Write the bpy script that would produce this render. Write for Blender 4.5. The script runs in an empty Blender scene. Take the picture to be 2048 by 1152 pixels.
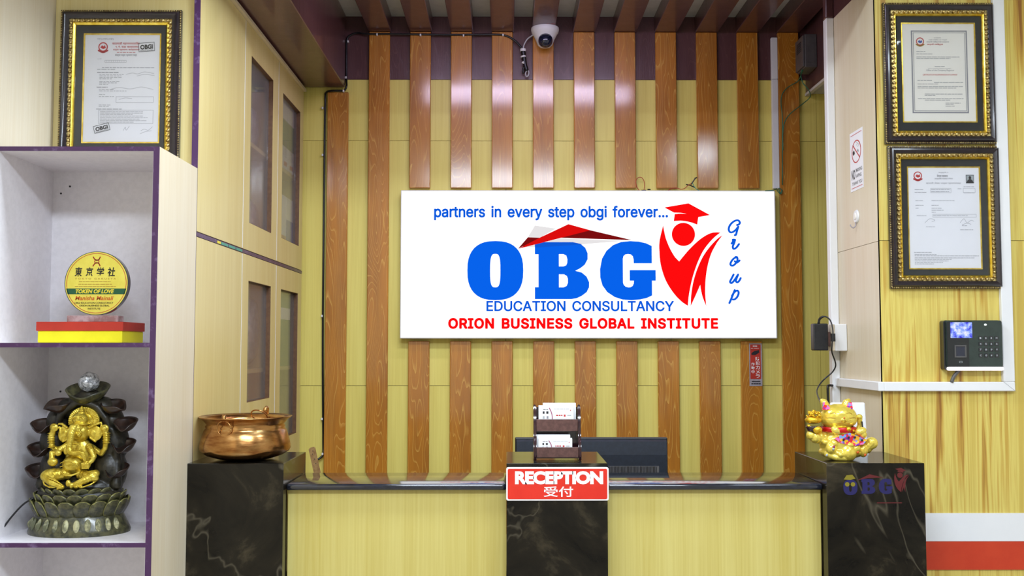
import bpy, bmesh, math, random
from mathutils import Vector, Matrix, Euler
from mathutils.geometry import tessellate_polygon, delaunay_2d_cdt
random.seed(7)
sc = bpy.context.scene
C = sc.collection
# ------------------------------------------------------------------ camera
FPX, PITCH, YAW, EYE = 2014.8, 0.0583, -0.0054, 1.5
cam = bpy.data.objects.new('camera', bpy.data.cameras.new('camera')); C.objects.link(cam)
cam.data.sensor_width = 36; cam.data.sensor_fit = 'HORIZONTAL'; cam.data.lens = FPX*36/2048
cam.data.clip_start = 0.05
cy, sy, cp, sp = math.cos(YAW), math.sin(YAW), math.cos(PITCH), math.sin(PITCH)
FW = Vector((-sy*cp, cy*cp, sp)); RT = Vector((cy, sy, 0)); UP = RT.cross(FW)
cam.matrix_world = Matrix(((RT.x, UP.x, -FW.x, 0), (RT.y, UP.y, -FW.y, 0), (RT.z, UP.z, -FW.z, EYE), (0, 0, 0, 1)))
sc.camera = cam
# ------------------------------------------------------------------ world, lights, exposure
sc.view_settings.view_transform = 'Standard'; sc.view_settings.look = 'None'
sc.view_settings.exposure = 0.34; sc.view_settings.gamma = 1.0; sc.view_settings.use_curve_mapping = False
w = bpy.data.worlds.new('world'); sc.world = w; w.use_nodes = True
w.node_tree.nodes['Background'].inputs[0].default_value = (.9, .92, 1, 1)
w.node_tree.nodes['Background'].inputs[1].default_value = 0.15
def area(name, loc, size, power, col, size_y=None):
    l = bpy.data.lights.new(name, 'AREA'); l.energy = power; l.color = col; l.shape = 'RECTANGLE'
    l.size = size; l.size_y = size_y or size
    o = bpy.data.objects.new(name, l); C.objects.link(o); o.location = loc; return o
area('ceiling_light_inner', (0.08, 3.60, 2.935), 1.0, 3.2, (.80, .74, 1.0), .07)
t_ = area('tube_light_inner', (0.12, 3.56, 2.915), 1.15, 3.8, (.78, .70, 1.0), .09); t_.rotation_euler = (math.radians(58), 0, 0)
area('ceiling_light_middle', (-.15, 2.55, 2.97), .9, 30, (.78, .89, 1), .3)
area('ceiling_light_rear', (.1, .35, 2.97), 1.5, 96, (.78, .88, 1), .5)
area('ceiling_light_side', (1.6, 1.5, 2.97), .6, 21, (.78, .89, 1), .6)
# ------------------------------------------------------------------ projection helpers
def ray(px, py): return FW*FPX + RT*(px-1024) + UP*(576-py)
def PY(px, py, Y):
    d = ray(px, py); return Vector((0, 0, EYE)) + d*(Y/d.y)
def PX(px, py, X):
    d = ray(px, py); return Vector((0, 0, EYE)) + d*(X/d.x)
# ------------------------------------------------------------------ materials
def lin(c): return tuple(((v/255)/12.92 if v/255 <= .04045 else ((v/255+.055)/1.055)**2.4) for v in c)
MATS = {}
def base(name, col, rough=.5, metal=0., coat=0., spec=.5, emit=None, es=1.):
    m = bpy.data.materials.new(name); m.use_nodes = True
    b = m.node_tree.nodes['Principled BSDF']
    b.inputs['Base Color'].default_value = (*lin(col), 1); b.inputs['Roughness'].default_value = rough
    b.inputs['Metallic'].default_value = metal; b.inputs['Coat Weight'].default_value = coat
    b.inputs['Coat Roughness'].default_value = .13 if 'pine' in name else .08
    b.inputs['Specular IOR Level'].default_value = spec
    if emit:
        b.inputs['Emission Color'].default_value = (*lin(emit), 1); b.inputs['Emission Strength'].default_value = es
    MATS[name] = m; return m
def N(m, t, **k):
    n = m.node_tree.nodes.new(t)
    for a, v in k.items(): setattr(n, a, v)
    return n
def L(m, a, b): m.node_tree.links.new(a, b)
def ramp(m, fac, stops):
    r = N(m, 'ShaderNodeValToRGB'); e = r.color_ramp.elements
    while len(e) < len(stops): e.new(.5)
    for i, (p, c) in enumerate(stops): e[i].position = p; e[i].color = (*lin(c), 1)
    L(m, fac, r.inputs[0]); return r.outputs[0]
def coords(m, scale, rnd=False):
    tc = N(m, 'ShaderNodeTexCoord'); mp = N(m, 'ShaderNodeMapping'); mp.inputs['Scale'].default_value = scale
    if rnd:
        oi = N(m, 'ShaderNodeObjectInfo'); mu = N(m, 'ShaderNodeMath', operation='MULTIPLY'); mu.inputs[1].default_value = 37.3
        L(m, oi.outputs['Random'], mu.inputs[0])
        cx = N(m, 'ShaderNodeCombineXYZ')
        for i in range(3): L(m, mu.outputs[0], cx.inputs[i])
        ad = N(m, 'ShaderNodeVectorMath', operation='ADD'); L(m, tc.outputs['Object'], ad.inputs[0]); L(m, cx.outputs[0], ad.inputs[1])
        L(m, ad.outputs[0], mp.inputs['Vector'])
    else: L(m, tc.outputs['Object'], mp.inputs['Vector'])
    return mp.outputs[0]
def noise(m, vec, scale=1, detail=4, rough=.6, dist=0):
    n = N(m, 'ShaderNodeTexNoise'); n.inputs['Scale'].default_value = scale; n.inputs['Detail'].default_value = detail
    n.inputs['Roughness'].default_value = rough; n.inputs['Distortion'].default_value = dist
    L(m, vec, n.inputs['Vector']); return n.outputs['Fac']
def bump(m, h, strength=.2, dist=.002):
    b = N(m, 'ShaderNodeBump'); b.inputs['Strength'].default_value = strength; b.inputs['Distance'].default_value = dist
    L(m, h, b.inputs['Height']); L(m, b.outputs[0], m.node_tree.nodes['Principled BSDF'].inputs['Normal'])
def bc(m, out): L(m, out, m.node_tree.nodes['Principled BSDF'].inputs['Base Color'])
def mixf(m, f, a, b):
    x = N(m, 'ShaderNodeMix', data_type='RGBA')
    if isinstance(f, (int, float)): x.inputs[0].default_value = f
    else: L(m, f, x.inputs[0])
    L(m, a, x.inputs[6]); L(m, b, x.inputs[7]); return x.outputs[2]
def laminate(name, a, b, rough=.45, fine=150, vert=2.5, coat=0.):
    m = base(name, a, rough, coat=coat)
    f1 = noise(m, coords(m, (fine, fine, vert), True), 1, 3)
    f2 = noise(m, coords(m, (14, 14, .6), True), 1, 2)
    ad = N(m, 'ShaderNodeMath', operation='ADD'); L(m, f1, ad.inputs[0]); L(m, f2, ad.inputs[1])
    hf = N(m, 'ShaderNodeMath', operation='MULTIPLY'); hf.inputs[1].default_value = .5; L(m, ad.outputs[0], hf.inputs[0])
    bc(m, ramp(m, hf.outputs[0], [(.35, b), (.62, a)])); return m
laminate('oak', (236, 222, 122), (222, 204, 102), .42)
laminate('oak_pale', (226, 214, 190), (218, 202, 172), .4)
laminate('oak_cab', (224, 206, 146), (214, 192, 124), .35)
laminate('oak_counter', (210, 196, 118), (196, 178, 94), .35)
# bold grained laminate of the right wall
m = base('grain_wall', (200, 170, 90), .4)
g1 = noise(m, coords(m, (34, 34, 1.2), True), 1, 3, .6, .6); g2 = noise(m, coords(m, (120, 120, 2)), 1, 3)
mx = N(m, 'ShaderNodeMath', operation='MULTIPLY_ADD'); mx.inputs[1].default_value = .25; L(m, g2, mx.inputs[0]); L(m, g1, mx.inputs[2])
bc(m, ramp(m, mx.outputs[0], [(.42, (150, 100, 40)), (.53, (198, 158, 66)), (.64, (224, 204, 108)), (.78, (206, 178, 84))]))
# varnished pine slats with cathedral grain
def pine(name, dark, mid, line, coat, rough=.3):
    m = base(name, mid, rough, coat=coat)
    n1 = noise(m, coords(m, (13, 13, 1.5), True), 1, 1.5, .4, .25)
    mu = N(m, 'ShaderNodeMath', operation='MULTIPLY'); mu.inputs[1].default_value = 26; L(m, n1, mu.inputs[0])
    fr = N(m, 'ShaderNodeMath', operation='FRACT'); L(m, mu.outputs[0], fr.inputs[0])
    body = ramp(m, noise(m, coords(m, (22, 22, 2.2), True), 1, 3), [(.3, dark), (.7, mid)])
    fib = noise(m, coords(m, (320, 320, 14), True), 1, 2)
    lf = N(m, 'ShaderNodeValToRGB'); e = lf.color_ramp.elements
    e[0].position = .0; e[0].color = (1, 1, 1, 1); e[1].position = .22; e[1].color = (0, 0, 0, 1); L(m, fr.outputs[0], lf.inputs[0])
    ml = N(m, 'ShaderNodeMath', operation='MULTIPLY'); L(m, lf.outputs[0], ml.inputs[0]); L(m, fib, ml.inputs[1])
    rgb = N(m, 'ShaderNodeRGB'); rgb.outputs[0].default_value = (*lin(line), 1)
    bc(m, mixf(m, ml.outputs[0], body, rgb.outputs[0]))
    sb = N(m, 'ShaderNodeMath', operation='ADD'); L(m, ml.outputs[0], sb.inputs[0]); L(m, fib, sb.inputs[1])
    bump(m, sb.outputs[0], .3, .0008); return m
pine('pine', (168, 103, 17), (199, 126, 25), (238, 188, 88), .85, .45)
MATS['pine'].node_tree.nodes['Principled BSDF'].inputs['Coat IOR'].default_value = 1.65
pine('brown_paint', (84, 52, 54), (94, 60, 62), (110, 74, 72), .4, .35)
# dark marble
m = base('marble', (38, 34, 28), .12, spec=.22)
v1 = noise(m, coords(m, (2.6, 2.6, 2.0), True), 1, 4, .5, .5)
sb = N(m, 'ShaderNodeMath', operation='SUBTRACT'); sb.inputs[1].default_value = .5; L(m, v1, sb.inputs[0])
ab = N(m, 'ShaderNodeMath', operation='ABSOLUTE'); L(m, sb.outputs[0], ab.inputs[0])
cloud = ramp(m, noise(m, coords(m, (5, 5, 5), True), 1, 8, .65, .8), [(.38, (18, 16, 13)), (.56, (34, 30, 23)), (.72, (74, 66, 50))])
vf = N(m, 'ShaderNodeValToRGB'); e = vf.color_ramp.elements; e[0].position = 0; e[0].color = (.3, .3, .3, 1); e[1].position = .006; e[1].color = (0, 0, 0, 1)
L(m, ab.outputs[0], vf.inputs[0])
gate = N(m, 'ShaderNodeMath', operation='MULTIPLY'); L(m, vf.outputs[0], gate.inputs[0]); L(m, noise(m, coords(m, (7, 7, 7), True), 1, 6), gate.inputs[1])
rgb = N(m, 'ShaderNodeRGB'); rgb.outputs[0].default_value = (*lin((170, 158, 132)), 1)
bc(m, mixf(m, gate.outputs[0], cloud, rgb.outputs[0]))
def noisy(name, a, b, scale, rough=.5, coat=0, metal=0, lo=.4, hi=.6, bmp=0, spec=.5):
    m = base(name, a, rough, metal, coat, spec); f = noise(m, coords(m, (scale,)*3), 1, 5, .65)
    bc(m, ramp(m, f, [(lo, a), (hi, b)]))
    if bmp: bump(m, f, bmp, .002)
    return m
noisy('purple_edge', (72, 38, 84), (128, 104, 146), 38, .35, lo=.55, hi=.78)
noisy('shelf_white', (240, 236, 240), (234, 230, 234), 60, .45)
noisy('ceiling_white', (214, 216, 220), (206, 208, 212), 20, .7)
noisy('plaster', (225, 222, 214), (215, 211, 204), 12, .7)
noisy('floor_tile', (170, 160, 145), (150, 140, 126), 6, .3)
noisy('plastic_white', (238, 238, 240), (234, 234, 237), 3, .4)
noisy('black_gloss', (22, 22, 28), (30, 30, 38), 30, .12, .6)
noisy('worktop_black', (20, 22, 30), (34, 38, 52), 60, .1, .8)
noisy('black_plastic', (24, 24, 28), (32, 32, 36), 60, .4)
noisy('monitor_plastic', (24, 30, 42), (30, 37, 50), 60, .45)
noisy('device_green', (36, 50, 46), (42, 57, 52), 30, .22, .4)
noisy('device_dark', (20, 24, 26), (26, 30, 32), 30, .25, .4)
noisy('frame_dark', (26, 20, 26), (38, 28, 36), 40, .25, .4)
noisy('gold_leaf', (232, 208, 140), (150, 122, 66), 90, .3, metal=.8)
noisy('gold_bright', (246, 218, 100), (220, 184, 60), 40, .22, metal=.9)
noisy('mat_black', (34, 38, 42), (40, 44, 48), 90, .85)
noisy('paper', (246, 245, 250), (243, 242, 247), 5, .6)
noisy('paper_cream', (250, 246, 238), (247, 242, 233), 5, .6)
noisy('red_sign', (226, 50, 34), (218, 44, 30), 12, .3)
noisy('red_band', (206, 62, 30), (200, 56, 26), 12, .4)
noisy('red_card', (190, 48, 32), (180, 44, 28), 12, .5)
noisy('yellow_card', (244, 236, 22), (236, 226, 16), 12, .5)
noisy('award_yellow', (240, 226, 92), (230, 214, 78), 12, .25, .5)
noisy('print_green', (24, 92, 60), (20, 86, 54), 12, .5)
noisy('idol_gold', (238, 216, 92), (196, 168, 52), 70, .3, metal=.7, bmp=.1)
noisy('cat_gold', (248, 226, 104), (240, 212, 84), 14, .22, metal=.5)
noisy('ingot_gold', (250, 210, 60), (214, 160, 24), 160, .25, metal=.7, bmp=.6)
noisy('stone_dark', (24, 23, 18), (50, 46, 34), 45, .4, bmp=.5)
noisy('olive_lotus', (40, 42, 26), (88, 86, 54), 55, .35, .3, bmp=.4)
noisy('olive_worn', (96, 98, 72), (196, 192, 150), 26, .4, bmp=.4, lo=.45, hi=.62)
noisy('olive_rim', (150, 146, 84), (112, 110, 62), 60, .35)
noisy('bowl_brown', (30, 21, 18), (52, 34, 26), 40, .3, .3)
noisy('crystal', (225, 228, 235), (120, 124, 130), 120, .05, .8, metal=.3, bmp=.8)
noisy('holder_wood', (104, 72, 66), (86, 58, 54), 80, .35)
noisy('dark_red_gloss', (44, 20, 26), (54, 26, 32), 30, .15, .6)
noisy('stick_wood', (160, 124, 76), (136, 98, 56), 70, .6)
noisy('box_grey', (86, 84, 84), (94, 92, 92), 20, .35)
noisy('glass_dark', (18, 24, 46), (26, 34, 60), 20, .05, .8)
noisy('cable_black', (16, 16, 20), (22, 22, 26), 30, .35)
noisy('cable_white', (200, 200, 206), (190, 190, 196), 30, .45)
noisy('wire_green', (30, 110, 86), (36, 124, 96), 30, .4)
noisy('wire_teal', (50, 150, 130), (60, 160, 140), 30, .4)
noisy('wire_red', (170, 34, 34), (190, 44, 40), 30, .4)
noisy('cat_red', (200, 20, 18), (180, 14, 14), 30, .3)
noisy('folder_green', (40, 130, 84), (34, 118, 74), 20, .4)
noisy('file_blue', (60, 90, 190), (54, 82, 180), 20, .4)
noisy('file_orange', (226, 150, 60), (218, 140, 50), 20, .4)
noisy('plastic_wrap', (190, 190, 192), (150, 150, 154), 45, .15, .6, bmp=1)
noisy('silver_edge', (176, 168, 176), (160, 152, 160), 60, .3)
noisy('clear_acrylic', (196, 170, 176), (150, 110, 112), 30, .08, .6)
noisy('lining_brown', (112, 78, 50), (98, 66, 42), 60, .5)
noisy('file_green', (44, 128, 78), (38, 118, 70), 20, .45)
# brass
m = base('brass', (226, 178, 110), .2, .95)
f = noise(m, coords(m, (14, 14, 60)), 1, 5, .6)
bc(m, ramp(m, f, [(.3, (140, 88, 46)), (.55, (188, 140, 84)), (.75, (222, 186, 130))])); bump(m, f, .25, .002)
m.node_tree.nodes['Principled BSDF'].inputs['Roughness'].default_value = .22
# coloured flower print for ears and banner
m = base('flower_print', (220, 60, 60), .3)
vo = N(m, 'ShaderNodeTexVoronoi'); vo.inputs['Scale'].default_value = 150; tc = N(m, 'ShaderNodeTexCoord'); L(m, tc.outputs['Object'], vo.inputs['Vector'])
sh = N(m, 'ShaderNodeSeparateColor'); L(m, vo.outputs['Color'], sh.inputs[0])
bc(m, ramp(m, sh.outputs[0], [(.15, (226, 40, 50)), (.35, (250, 190, 40)), (.55, (120, 160, 220)), (.75, (226, 110, 180)), (.9, (120, 50, 170))]))
MATS['flower_print'].node_tree.nodes['Color Ramp'].color_ramp.interpolation = 'CONSTANT'
for nme, c in (('ink_black', (30, 28, 36)), ('ink_grey', (146, 144, 152)), ('ink_red', (196, 40, 44)), ('ink_orange', (206, 90, 24)),
               ('ink_white', (245, 240, 240)), ('ink_purple', (150, 20, 90)), ('ink_blue', (60, 90, 170)), ('ink_yellow', (240, 220, 60)), ('ink_gold', (180, 140, 40)),
               ('decal_blue', (26, 22, 84)), ('decal_red', (92, 20, 24)), ('decal_yellow', (130, 118, 24)), ('ink_silver', (170, 176, 180)), ('kanji_black', (28, 26, 20))):
    base(nme, c, .5)
# glowing faces: the light box sign, the device screen and light bar
def glow(name, col, s=.79): return base(name, (0, 0, 0), .6, emit=col, es=s, spec=0.)
glow('sign_white', (255, 255, 255), 1.05); glow('sign_blue', (8, 99, 236)); glow('sign_blue2', (12, 92, 222)); glow('sign_red', (255, 12, 14))
glow('roof_red', (220, 14, 14)); glow('roof_dark', (122, 14, 16)); glow('roof_grey', (232, 229, 230)); glow('roof_blue', (14, 90, 214))
glow('light_bar', (255, 246, 250), 2.2); glow('led_white', (235, 245, 245), 1.5)
m = glow('screen', (150, 160, 250), 1.)
f = noise(m, coords(m, (60, 60, 60)), 1, 4, .6)
r_ = ramp(m, f, [(.35, (60, 50, 200)), (.5, (140, 165, 250)), (.65, (225, 225, 255))]); L(m, r_, m.node_tree.nodes['Principled BSDF'].inputs['Emission Color'])
# thin glass
def glass(name, tint, k, dust=0):
    m = bpy.data.materials.new(name); m.use_nodes = True; nt = m.node_tree; nt.nodes.clear()
    t = N(m, 'ShaderNodeBsdfTransparent'); t.inputs[0].default_value = (*tint, 1); g = N(m, 'ShaderNodeBsdfGlossy'); g.inputs['Roughness'].default_value = .03
    fr = N(m, 'ShaderNodeFresnel'); fr.inputs[0].default_value = 1.5; mu = N(m, 'ShaderNodeMath', operation='MULTIPLY'); mu.inputs[1].default_value = k
    L(m, fr.outputs[0], mu.inputs[0]); mi = N(m, 'ShaderNodeMixShader'); L(m, mu.outputs[0], mi.inputs[0]); L(m, t.outputs[0], mi.inputs[1]); L(m, g.outputs[0], mi.inputs[2])
    o = N(m, 'ShaderNodeOutputMaterial')
    if dust:
        df = N(m, 'ShaderNodeBsdfDiffuse'); df.inputs[0].default_value = (.8, .8, .82, 1); m2 = N(m, 'ShaderNodeMixShader'); m2.inputs[0].default_value = dust
        L(m, mi.outputs[0], m2.inputs[1]); L(m, df.outputs[0], m2.inputs[2]); L(m, m2.outputs[0], o.inputs[0])
    else: L(m, mi.outputs[0], o.inputs[0])
    MATS[name] = m
glass('picture_glass', (1, 1, 1), .8); glass('cabinet_glass', (.98, .98, .99), .6, .07)
# ------------------------------------------------------------------ object helpers
OFF = {}
def tag(o, label, cat, group=None):
    o['label'] = label; o['category'] = cat
    if group: o['group'] = group
    return o
def thing(name, label, cat, loc, group=None):
    o = bpy.data.objects.new(name, None); C.objects.link(o); o.location = loc; o.empty_display_size = .05
    OFF[o.name] = Vector(loc); return tag(o, label, cat, group)
def obj(name, bm, mats, parent=None, smooth=False, label=None, local=False):
    if isinstance(bm, bmesh.types.BMesh):
        me = bpy.data.meshes.new(name); bmesh.ops.recalc_face_normals(bm, faces=bm.faces) if not getattr(bm, 'keep', False) else None
        bm.to_mesh(me); bm.free()
    else: me = bm
    if isinstance(mats, str): mats = [mats]
    if len(me.materials): me.materials.clear()
    for x in mats: me.materials.append(MATS[x])
    if smooth:
        me.polygons.foreach_set('use_smooth', [True]*len(me.polygons))
        if smooth == 'auto':
            try: me.set_sharp_from_angle(angle=math.radians(35))
            except Exception: pass
    o = bpy.data.objects.new(name, me); C.objects.link(o)
    if parent is not None:
        o.parent = parent; off = OFF[parent.name]; OFF[o.name] = off
        if not local: me.transform(Matrix.Translation(-off))
    elif not local and len(me.vertices):
        xs = [v.co for v in me.vertices]
        c = Vector(((min(v.x for v in xs)+max(v.x for v in xs))/2, (min(v.y for v in xs)+max(v.y for v in xs))/2, min(v.z for v in xs)))
        me.transform(Matrix.Translation(-c)); o.location = c; OFF[o.name] = c
    if label: o['label'] = label
    return o
def struct(name, bm, mats, parent=None, **k):
    o = obj(name, bm, mats, parent, **k)
    if parent is None: o['kind'] = 'structure'
    return o
def BM(): return bmesh.new()
def box(bm, x0, x1, y0, y1, z0, z1, bev=0, seg=2, mi=0):
    r = bmesh.ops.create_cube(bm, size=1); vs = r['verts']
    bmesh.ops.scale(bm, vec=(abs(x1-x0), abs(y1-y0), abs(z1-z0)), verts=vs)
    bmesh.ops.translate(bm, vec=((x0+x1)/2, (y0+y1)/2, (z0+z1)/2), verts=vs)
    fs = set(f for v in vs for f in v.link_faces)
    for f in fs: f.material_index = mi
    if bev: bmesh.ops.bevel(bm, geom=list(set(e for v in vs for e in v.link_edges)), offset=bev, segments=seg, profile=.5, affect='EDGES')
    return bm
def ibox(*a, **k): return box(BM(), *a, **k)
def cone(bm, p0, p1, r0, r1, n=20, mi=0):
    p0 = Vector(p0); p1 = Vector(p1); d = p1-p0
    r = bmesh.ops.create_cone(bm, cap_ends=True, segments=n, radius1=r0, radius2=r1, depth=d.length)
    q = Vector((0, 0, 1)).rotation_difference(d.normalized()).to_matrix().to_4x4()
    bmesh.ops.transform(bm, matrix=Matrix.Translation((p0+p1)/2) @ q, verts=r['verts'])
    for f in set(f for v in r['verts'] for f in v.link_faces): f.material_index = mi
    return bm
def smoothpath(pts, k=6):
    P = [Vector(p) for p in pts]; out = []
    for i in range(len(P)-1):
        a = P[i-1] if i else P[i]*2-P[i+1]; b = P[i]; c = P[i+1]; d = P[i+2] if i+2 < len(P) else P[i+1]*2-P[i]
        for j in range(k):
            t = j/k; out.append(.5*((2*b)+(c-a)*t+(2*a-5*b+4*c-d)*t*t+(3*b-a-3*c+d)*t**3))
    out.append(P[-1]); return out
def tube(bm, pts, r, n=8, sm=6, mi=0):
    if sm: pts = smoothpath(pts, sm)
    rings = []; up = Vector((0, 0, 1))
    for i, p in enumerate(pts):
        t = (pts[min(i+1, len(pts)-1)]-pts[max(i-1, 0)]).normalized()
        a = t.cross(up)
        if a.length < .1: a = t.cross(Vector((1, 0, 0)))
        a.normalize(); b = t.cross(a)
        if rings:
            pa = last
            a = (pa - t*pa.dot(t)).normalized(); b = t.cross(a)
        last = a
        rr = r(i/(len(pts)-1)) if callable(r) else r
        rings.append([bm.verts.new(p+(a*math.cos(2*math.pi*k/n)+b*math.sin(2*math.pi*k/n))*rr) for k in range(n)])
    for i in range(len(rings)-1):
        for k in range(n):
            f = bm.faces.new((rings[i][k], rings[i][(k+1) % n], rings[i+1][(k+1) % n], rings[i+1][k])); f.material_index = mi
    for rg in (rings[0], rings[-1]):
        f = bm.faces.new(rg); f.material_index = mi
    return bm
def lathe(bm, prof, c=(0, 0, 0), n=48, sx=1, sy=1, mi=0, cap=True):
    rings = []
    for r, z in prof:
        rings.append([bm.verts.new((c[0]+r*sx*math.cos(2*math.pi*k/n), c[1]+r*sy*math.sin(2*math.pi*k/n), c[2]+z)) for k in range(n)])
    for i in range(len(rings)-1):
        for k in range(n):
            f = bm.faces.new((rings[i][k], rings[i][(k+1) % n], rings[i+1][(k+1) % n], rings[i+1][k])); f.material_index = mi
    if cap:
        for rg in (rings[0], rings[-1]): bm.faces.new(rg).material_index = mi
    return bm
_ICO = {}
def ico(sub):
    if sub not in _ICO:
        b = bmesh.new(); bmesh.ops.create_icosphere(b, subdivisions=sub, radius=1); b.verts.ensure_lookup_table()
        _ICO[sub] = ([v.co.copy() for v in b.verts], [[v.index for v in f.verts] for f in b.faces]); b.free()
    return _ICO[sub]
def ell(bm, c, r, rot=(0, 0, 0), sub=2, mi=0):
    r = (r, r, r) if isinstance(r, (int, float)) else r
    M = Matrix.Translation(c) @ Euler(rot).to_matrix().to_4x4() @ Matrix.Diagonal((*r, 1))
    V, F_ = ico(sub); vs = [bm.verts.new(M @ q) for q in V]
    for f in F_: bm.faces.new([vs[k] for k in f]).material_index = mi
    return bm
def remesh(bm, voxel, smooth=2):
    """fuse the overlapping closed shapes of bm into one continuous skin"""
    me = bpy.data.meshes.new('tmp'); bm.to_mesh(me); bm.free()
    o = bpy.data.objects.new('tmp', me); C.objects.link(o)
    md = o.modifiers.new('r', 'REMESH'); md.mode = 'VOXEL'; md.voxel_size = voxel; md.use_smooth_shade = True
    if smooth:
        s = o.modifiers.new('s', 'SMOOTH'); s.iterations = smooth; s.factor = .5
    dg = bpy.context.evaluated_depsgraph_get(); dg.update()
    r = bpy.data.meshes.new_from_object(o.evaluated_get(dg)); bpy.data.objects.remove(o); bpy.data.meshes.remove(me); return r
def rod(bm, pts, radii, sub=2):
    """a limb: close-set balls along a path, fused later by remesh"""
    for i in range(len(pts)-1):
        a, b = Vector(pts[i]), Vector(pts[i+1]); ra, rb = radii[i], radii[i+1]
        n = max(1, int((b-a).length/(min(ra, rb)*.55)))
        for k in range(n+1):
            t = k/n; ell(bm, a.lerp(b, t), ra+(rb-ra)*t, sub=sub)
    return bm
# ---- flat print on a plane
class Surf:
    def __init__(s, o, eu, ev, en, lean=0, cy=0): s.o, s.eu, s.ev, s.en, s.lean, s.cy = Vector(o), Vector(eu), Vector(ev), Vector(en), lean, cy
    def p(s, u, v, n=0): return s.o + s.eu*(u - s.lean*(v-s.cy)) + s.ev*v + s.en*n
def front_surf(cx, cyy, Y, lean=0):
    """photo pixel units on an upright plane facing the camera, true at (cx, cyy)"""
    a = PY(cx, cyy, Y); k = (PY(cx+50, cyy, Y).x-PY(cx-50, cyy, Y).x)/100; kz = (PY(cx, cyy-50, Y).z-PY(cx, cyy+50, Y).z)/100
    s = Surf(a - Vector((k*cx, 0, 0)) + Vector((0, 0, kz*cyy)), (k, 0, 0), (0, 0, -kz), (0, -1, 0), lean, cyy); s.k = k; return s
def flat(bm, s, polys, n=.0005, mi=0):
    V = [[Vector((u, v, 0)) for u, v in p] for p in polys]
    al = [bm.verts.new(s.p(u, v, n)) for p in polys for u, v in p]
    for t in tessellate_polygon(V):
        try: bm.faces.new([al[i] for i in t]).material_index = mi
        except ValueError: pass
    return bm
def rect(bm, s, u0, u1, v0, v1, n=.0005, mi=0): return flat(bm, s, [[(u0, v0), (u1, v0), (u1, v1), (u0, v1)]], n, mi)
def disc(bm, s, u, v, ru, rv=None, n=.0005, k=24, mi=0): 
    rv = rv or ru; return flat(bm, s, [[(u+ru*math.cos(2*math.pi*i/k), v+rv*math.sin(2*math.pi*i/k)) for i in range(k)]], n, mi)
def ringf(bm, s, u, v, ru, rv, w, n=.0005, k=32, mi=0):
    a = [bm.verts.new(s.p(u+ru*math.cos(2*math.pi*i/k), v+rv*math.sin(2*math.pi*i/k), n)) for i in range(k)]
    b = [bm.verts.new(s.p(u+(ru-w)*math.cos(2*math.pi*i/k), v+(rv-w)*math.sin(2*math.pi*i/k), n)) for i in range(k)]
    for i in range(k): bm.faces.new((a[i], a[(i+1) % k], b[(i+1) % k], b[i])).material_index = mi
    return bm
def frame2(bm, s, u0, u1, v0, v1, w, n=.0005, mi=0):
    rect(bm, s, u0, u1, v0, v0+w, n, mi); rect(bm, s, u0, u1, v1-w, v1, n, mi); rect(bm, s, u0, u0+w, v0+w, v1-w, n, mi); rect(bm, s, u1-w, u1, v0+w, v1-w, n, mi); return bm
def stroke(bm, s, pts, w, n=.0005, mi=0, k=5):
    P = smoothpath([Vector((a, b, 0)) for a, b in pts], k)
    for i in range(len(P)-1):
        d = (P[i+1]-P[i])
        if d.length < 1e-6: continue
        d.normalize(); q = Vector((-d.y, d.x, 0)); ww = w*(1.0+.22*abs(d.y))/2 if w > .8 else w/2
        a, b, c, e = P[i]+q*ww, P[i]-q*ww, P[i+1]-q*ww, P[i+1]+q*ww
        bm.faces.new([bm.verts.new(s.p(x.x, x.y, n)) for x in (a, b, c, e)]).material_index = mi
        disc(bm, s, P[i].x, P[i].y, ww, n=n+.00002, k=10, mi=mi)
    disc(bm, s, P[-1].x, P[-1].y, w/2, n=n+.00002, k=10, mi=mi); return bm
def text(bm, s, body, u0, u1, v0, v1, n=.0006, bold=0., mi=0, shear=0., space=1.):
    cu = bpy.data.curves.new('t', 'FONT'); cu.body = body; cu.offset = bold; cu.shear = shear; cu.space_character = space; cu.resolution_u = 4
    o = bpy.data.objects.new('t', cu); C.objects.link(o); dg = bpy.context.evaluated_depsgraph_get(); dg.update()
    me = bpy.data.meshes.new_from_object(o.evaluated_get(dg)); bpy.data.objects.remove(o); bpy.data.curves.remove(cu)
    if len(me.vertices) == 0: return bm
    xs = [v.co.x for v in me.vertices]; ys = [v.co.y for v in me.vertices]
    x0, x1, y0, y1 = min(xs), max(xs), min(ys), max(ys)
    vs = [bm.verts.new(s.p(u0+(v.co.x-x0)/(x1-x0)*(u1-u0), v1-(v.co.y-y0)/max(1e-6, y1-y0)*(v1-v0), n)) for v in me.vertices]
    for p in me.polygons:
        try: bm.faces.new([vs[i] for i in p.vertices]).material_index = mi
        except ValueError: pass
    bpy.data.meshes.remove(me); return bm
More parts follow.
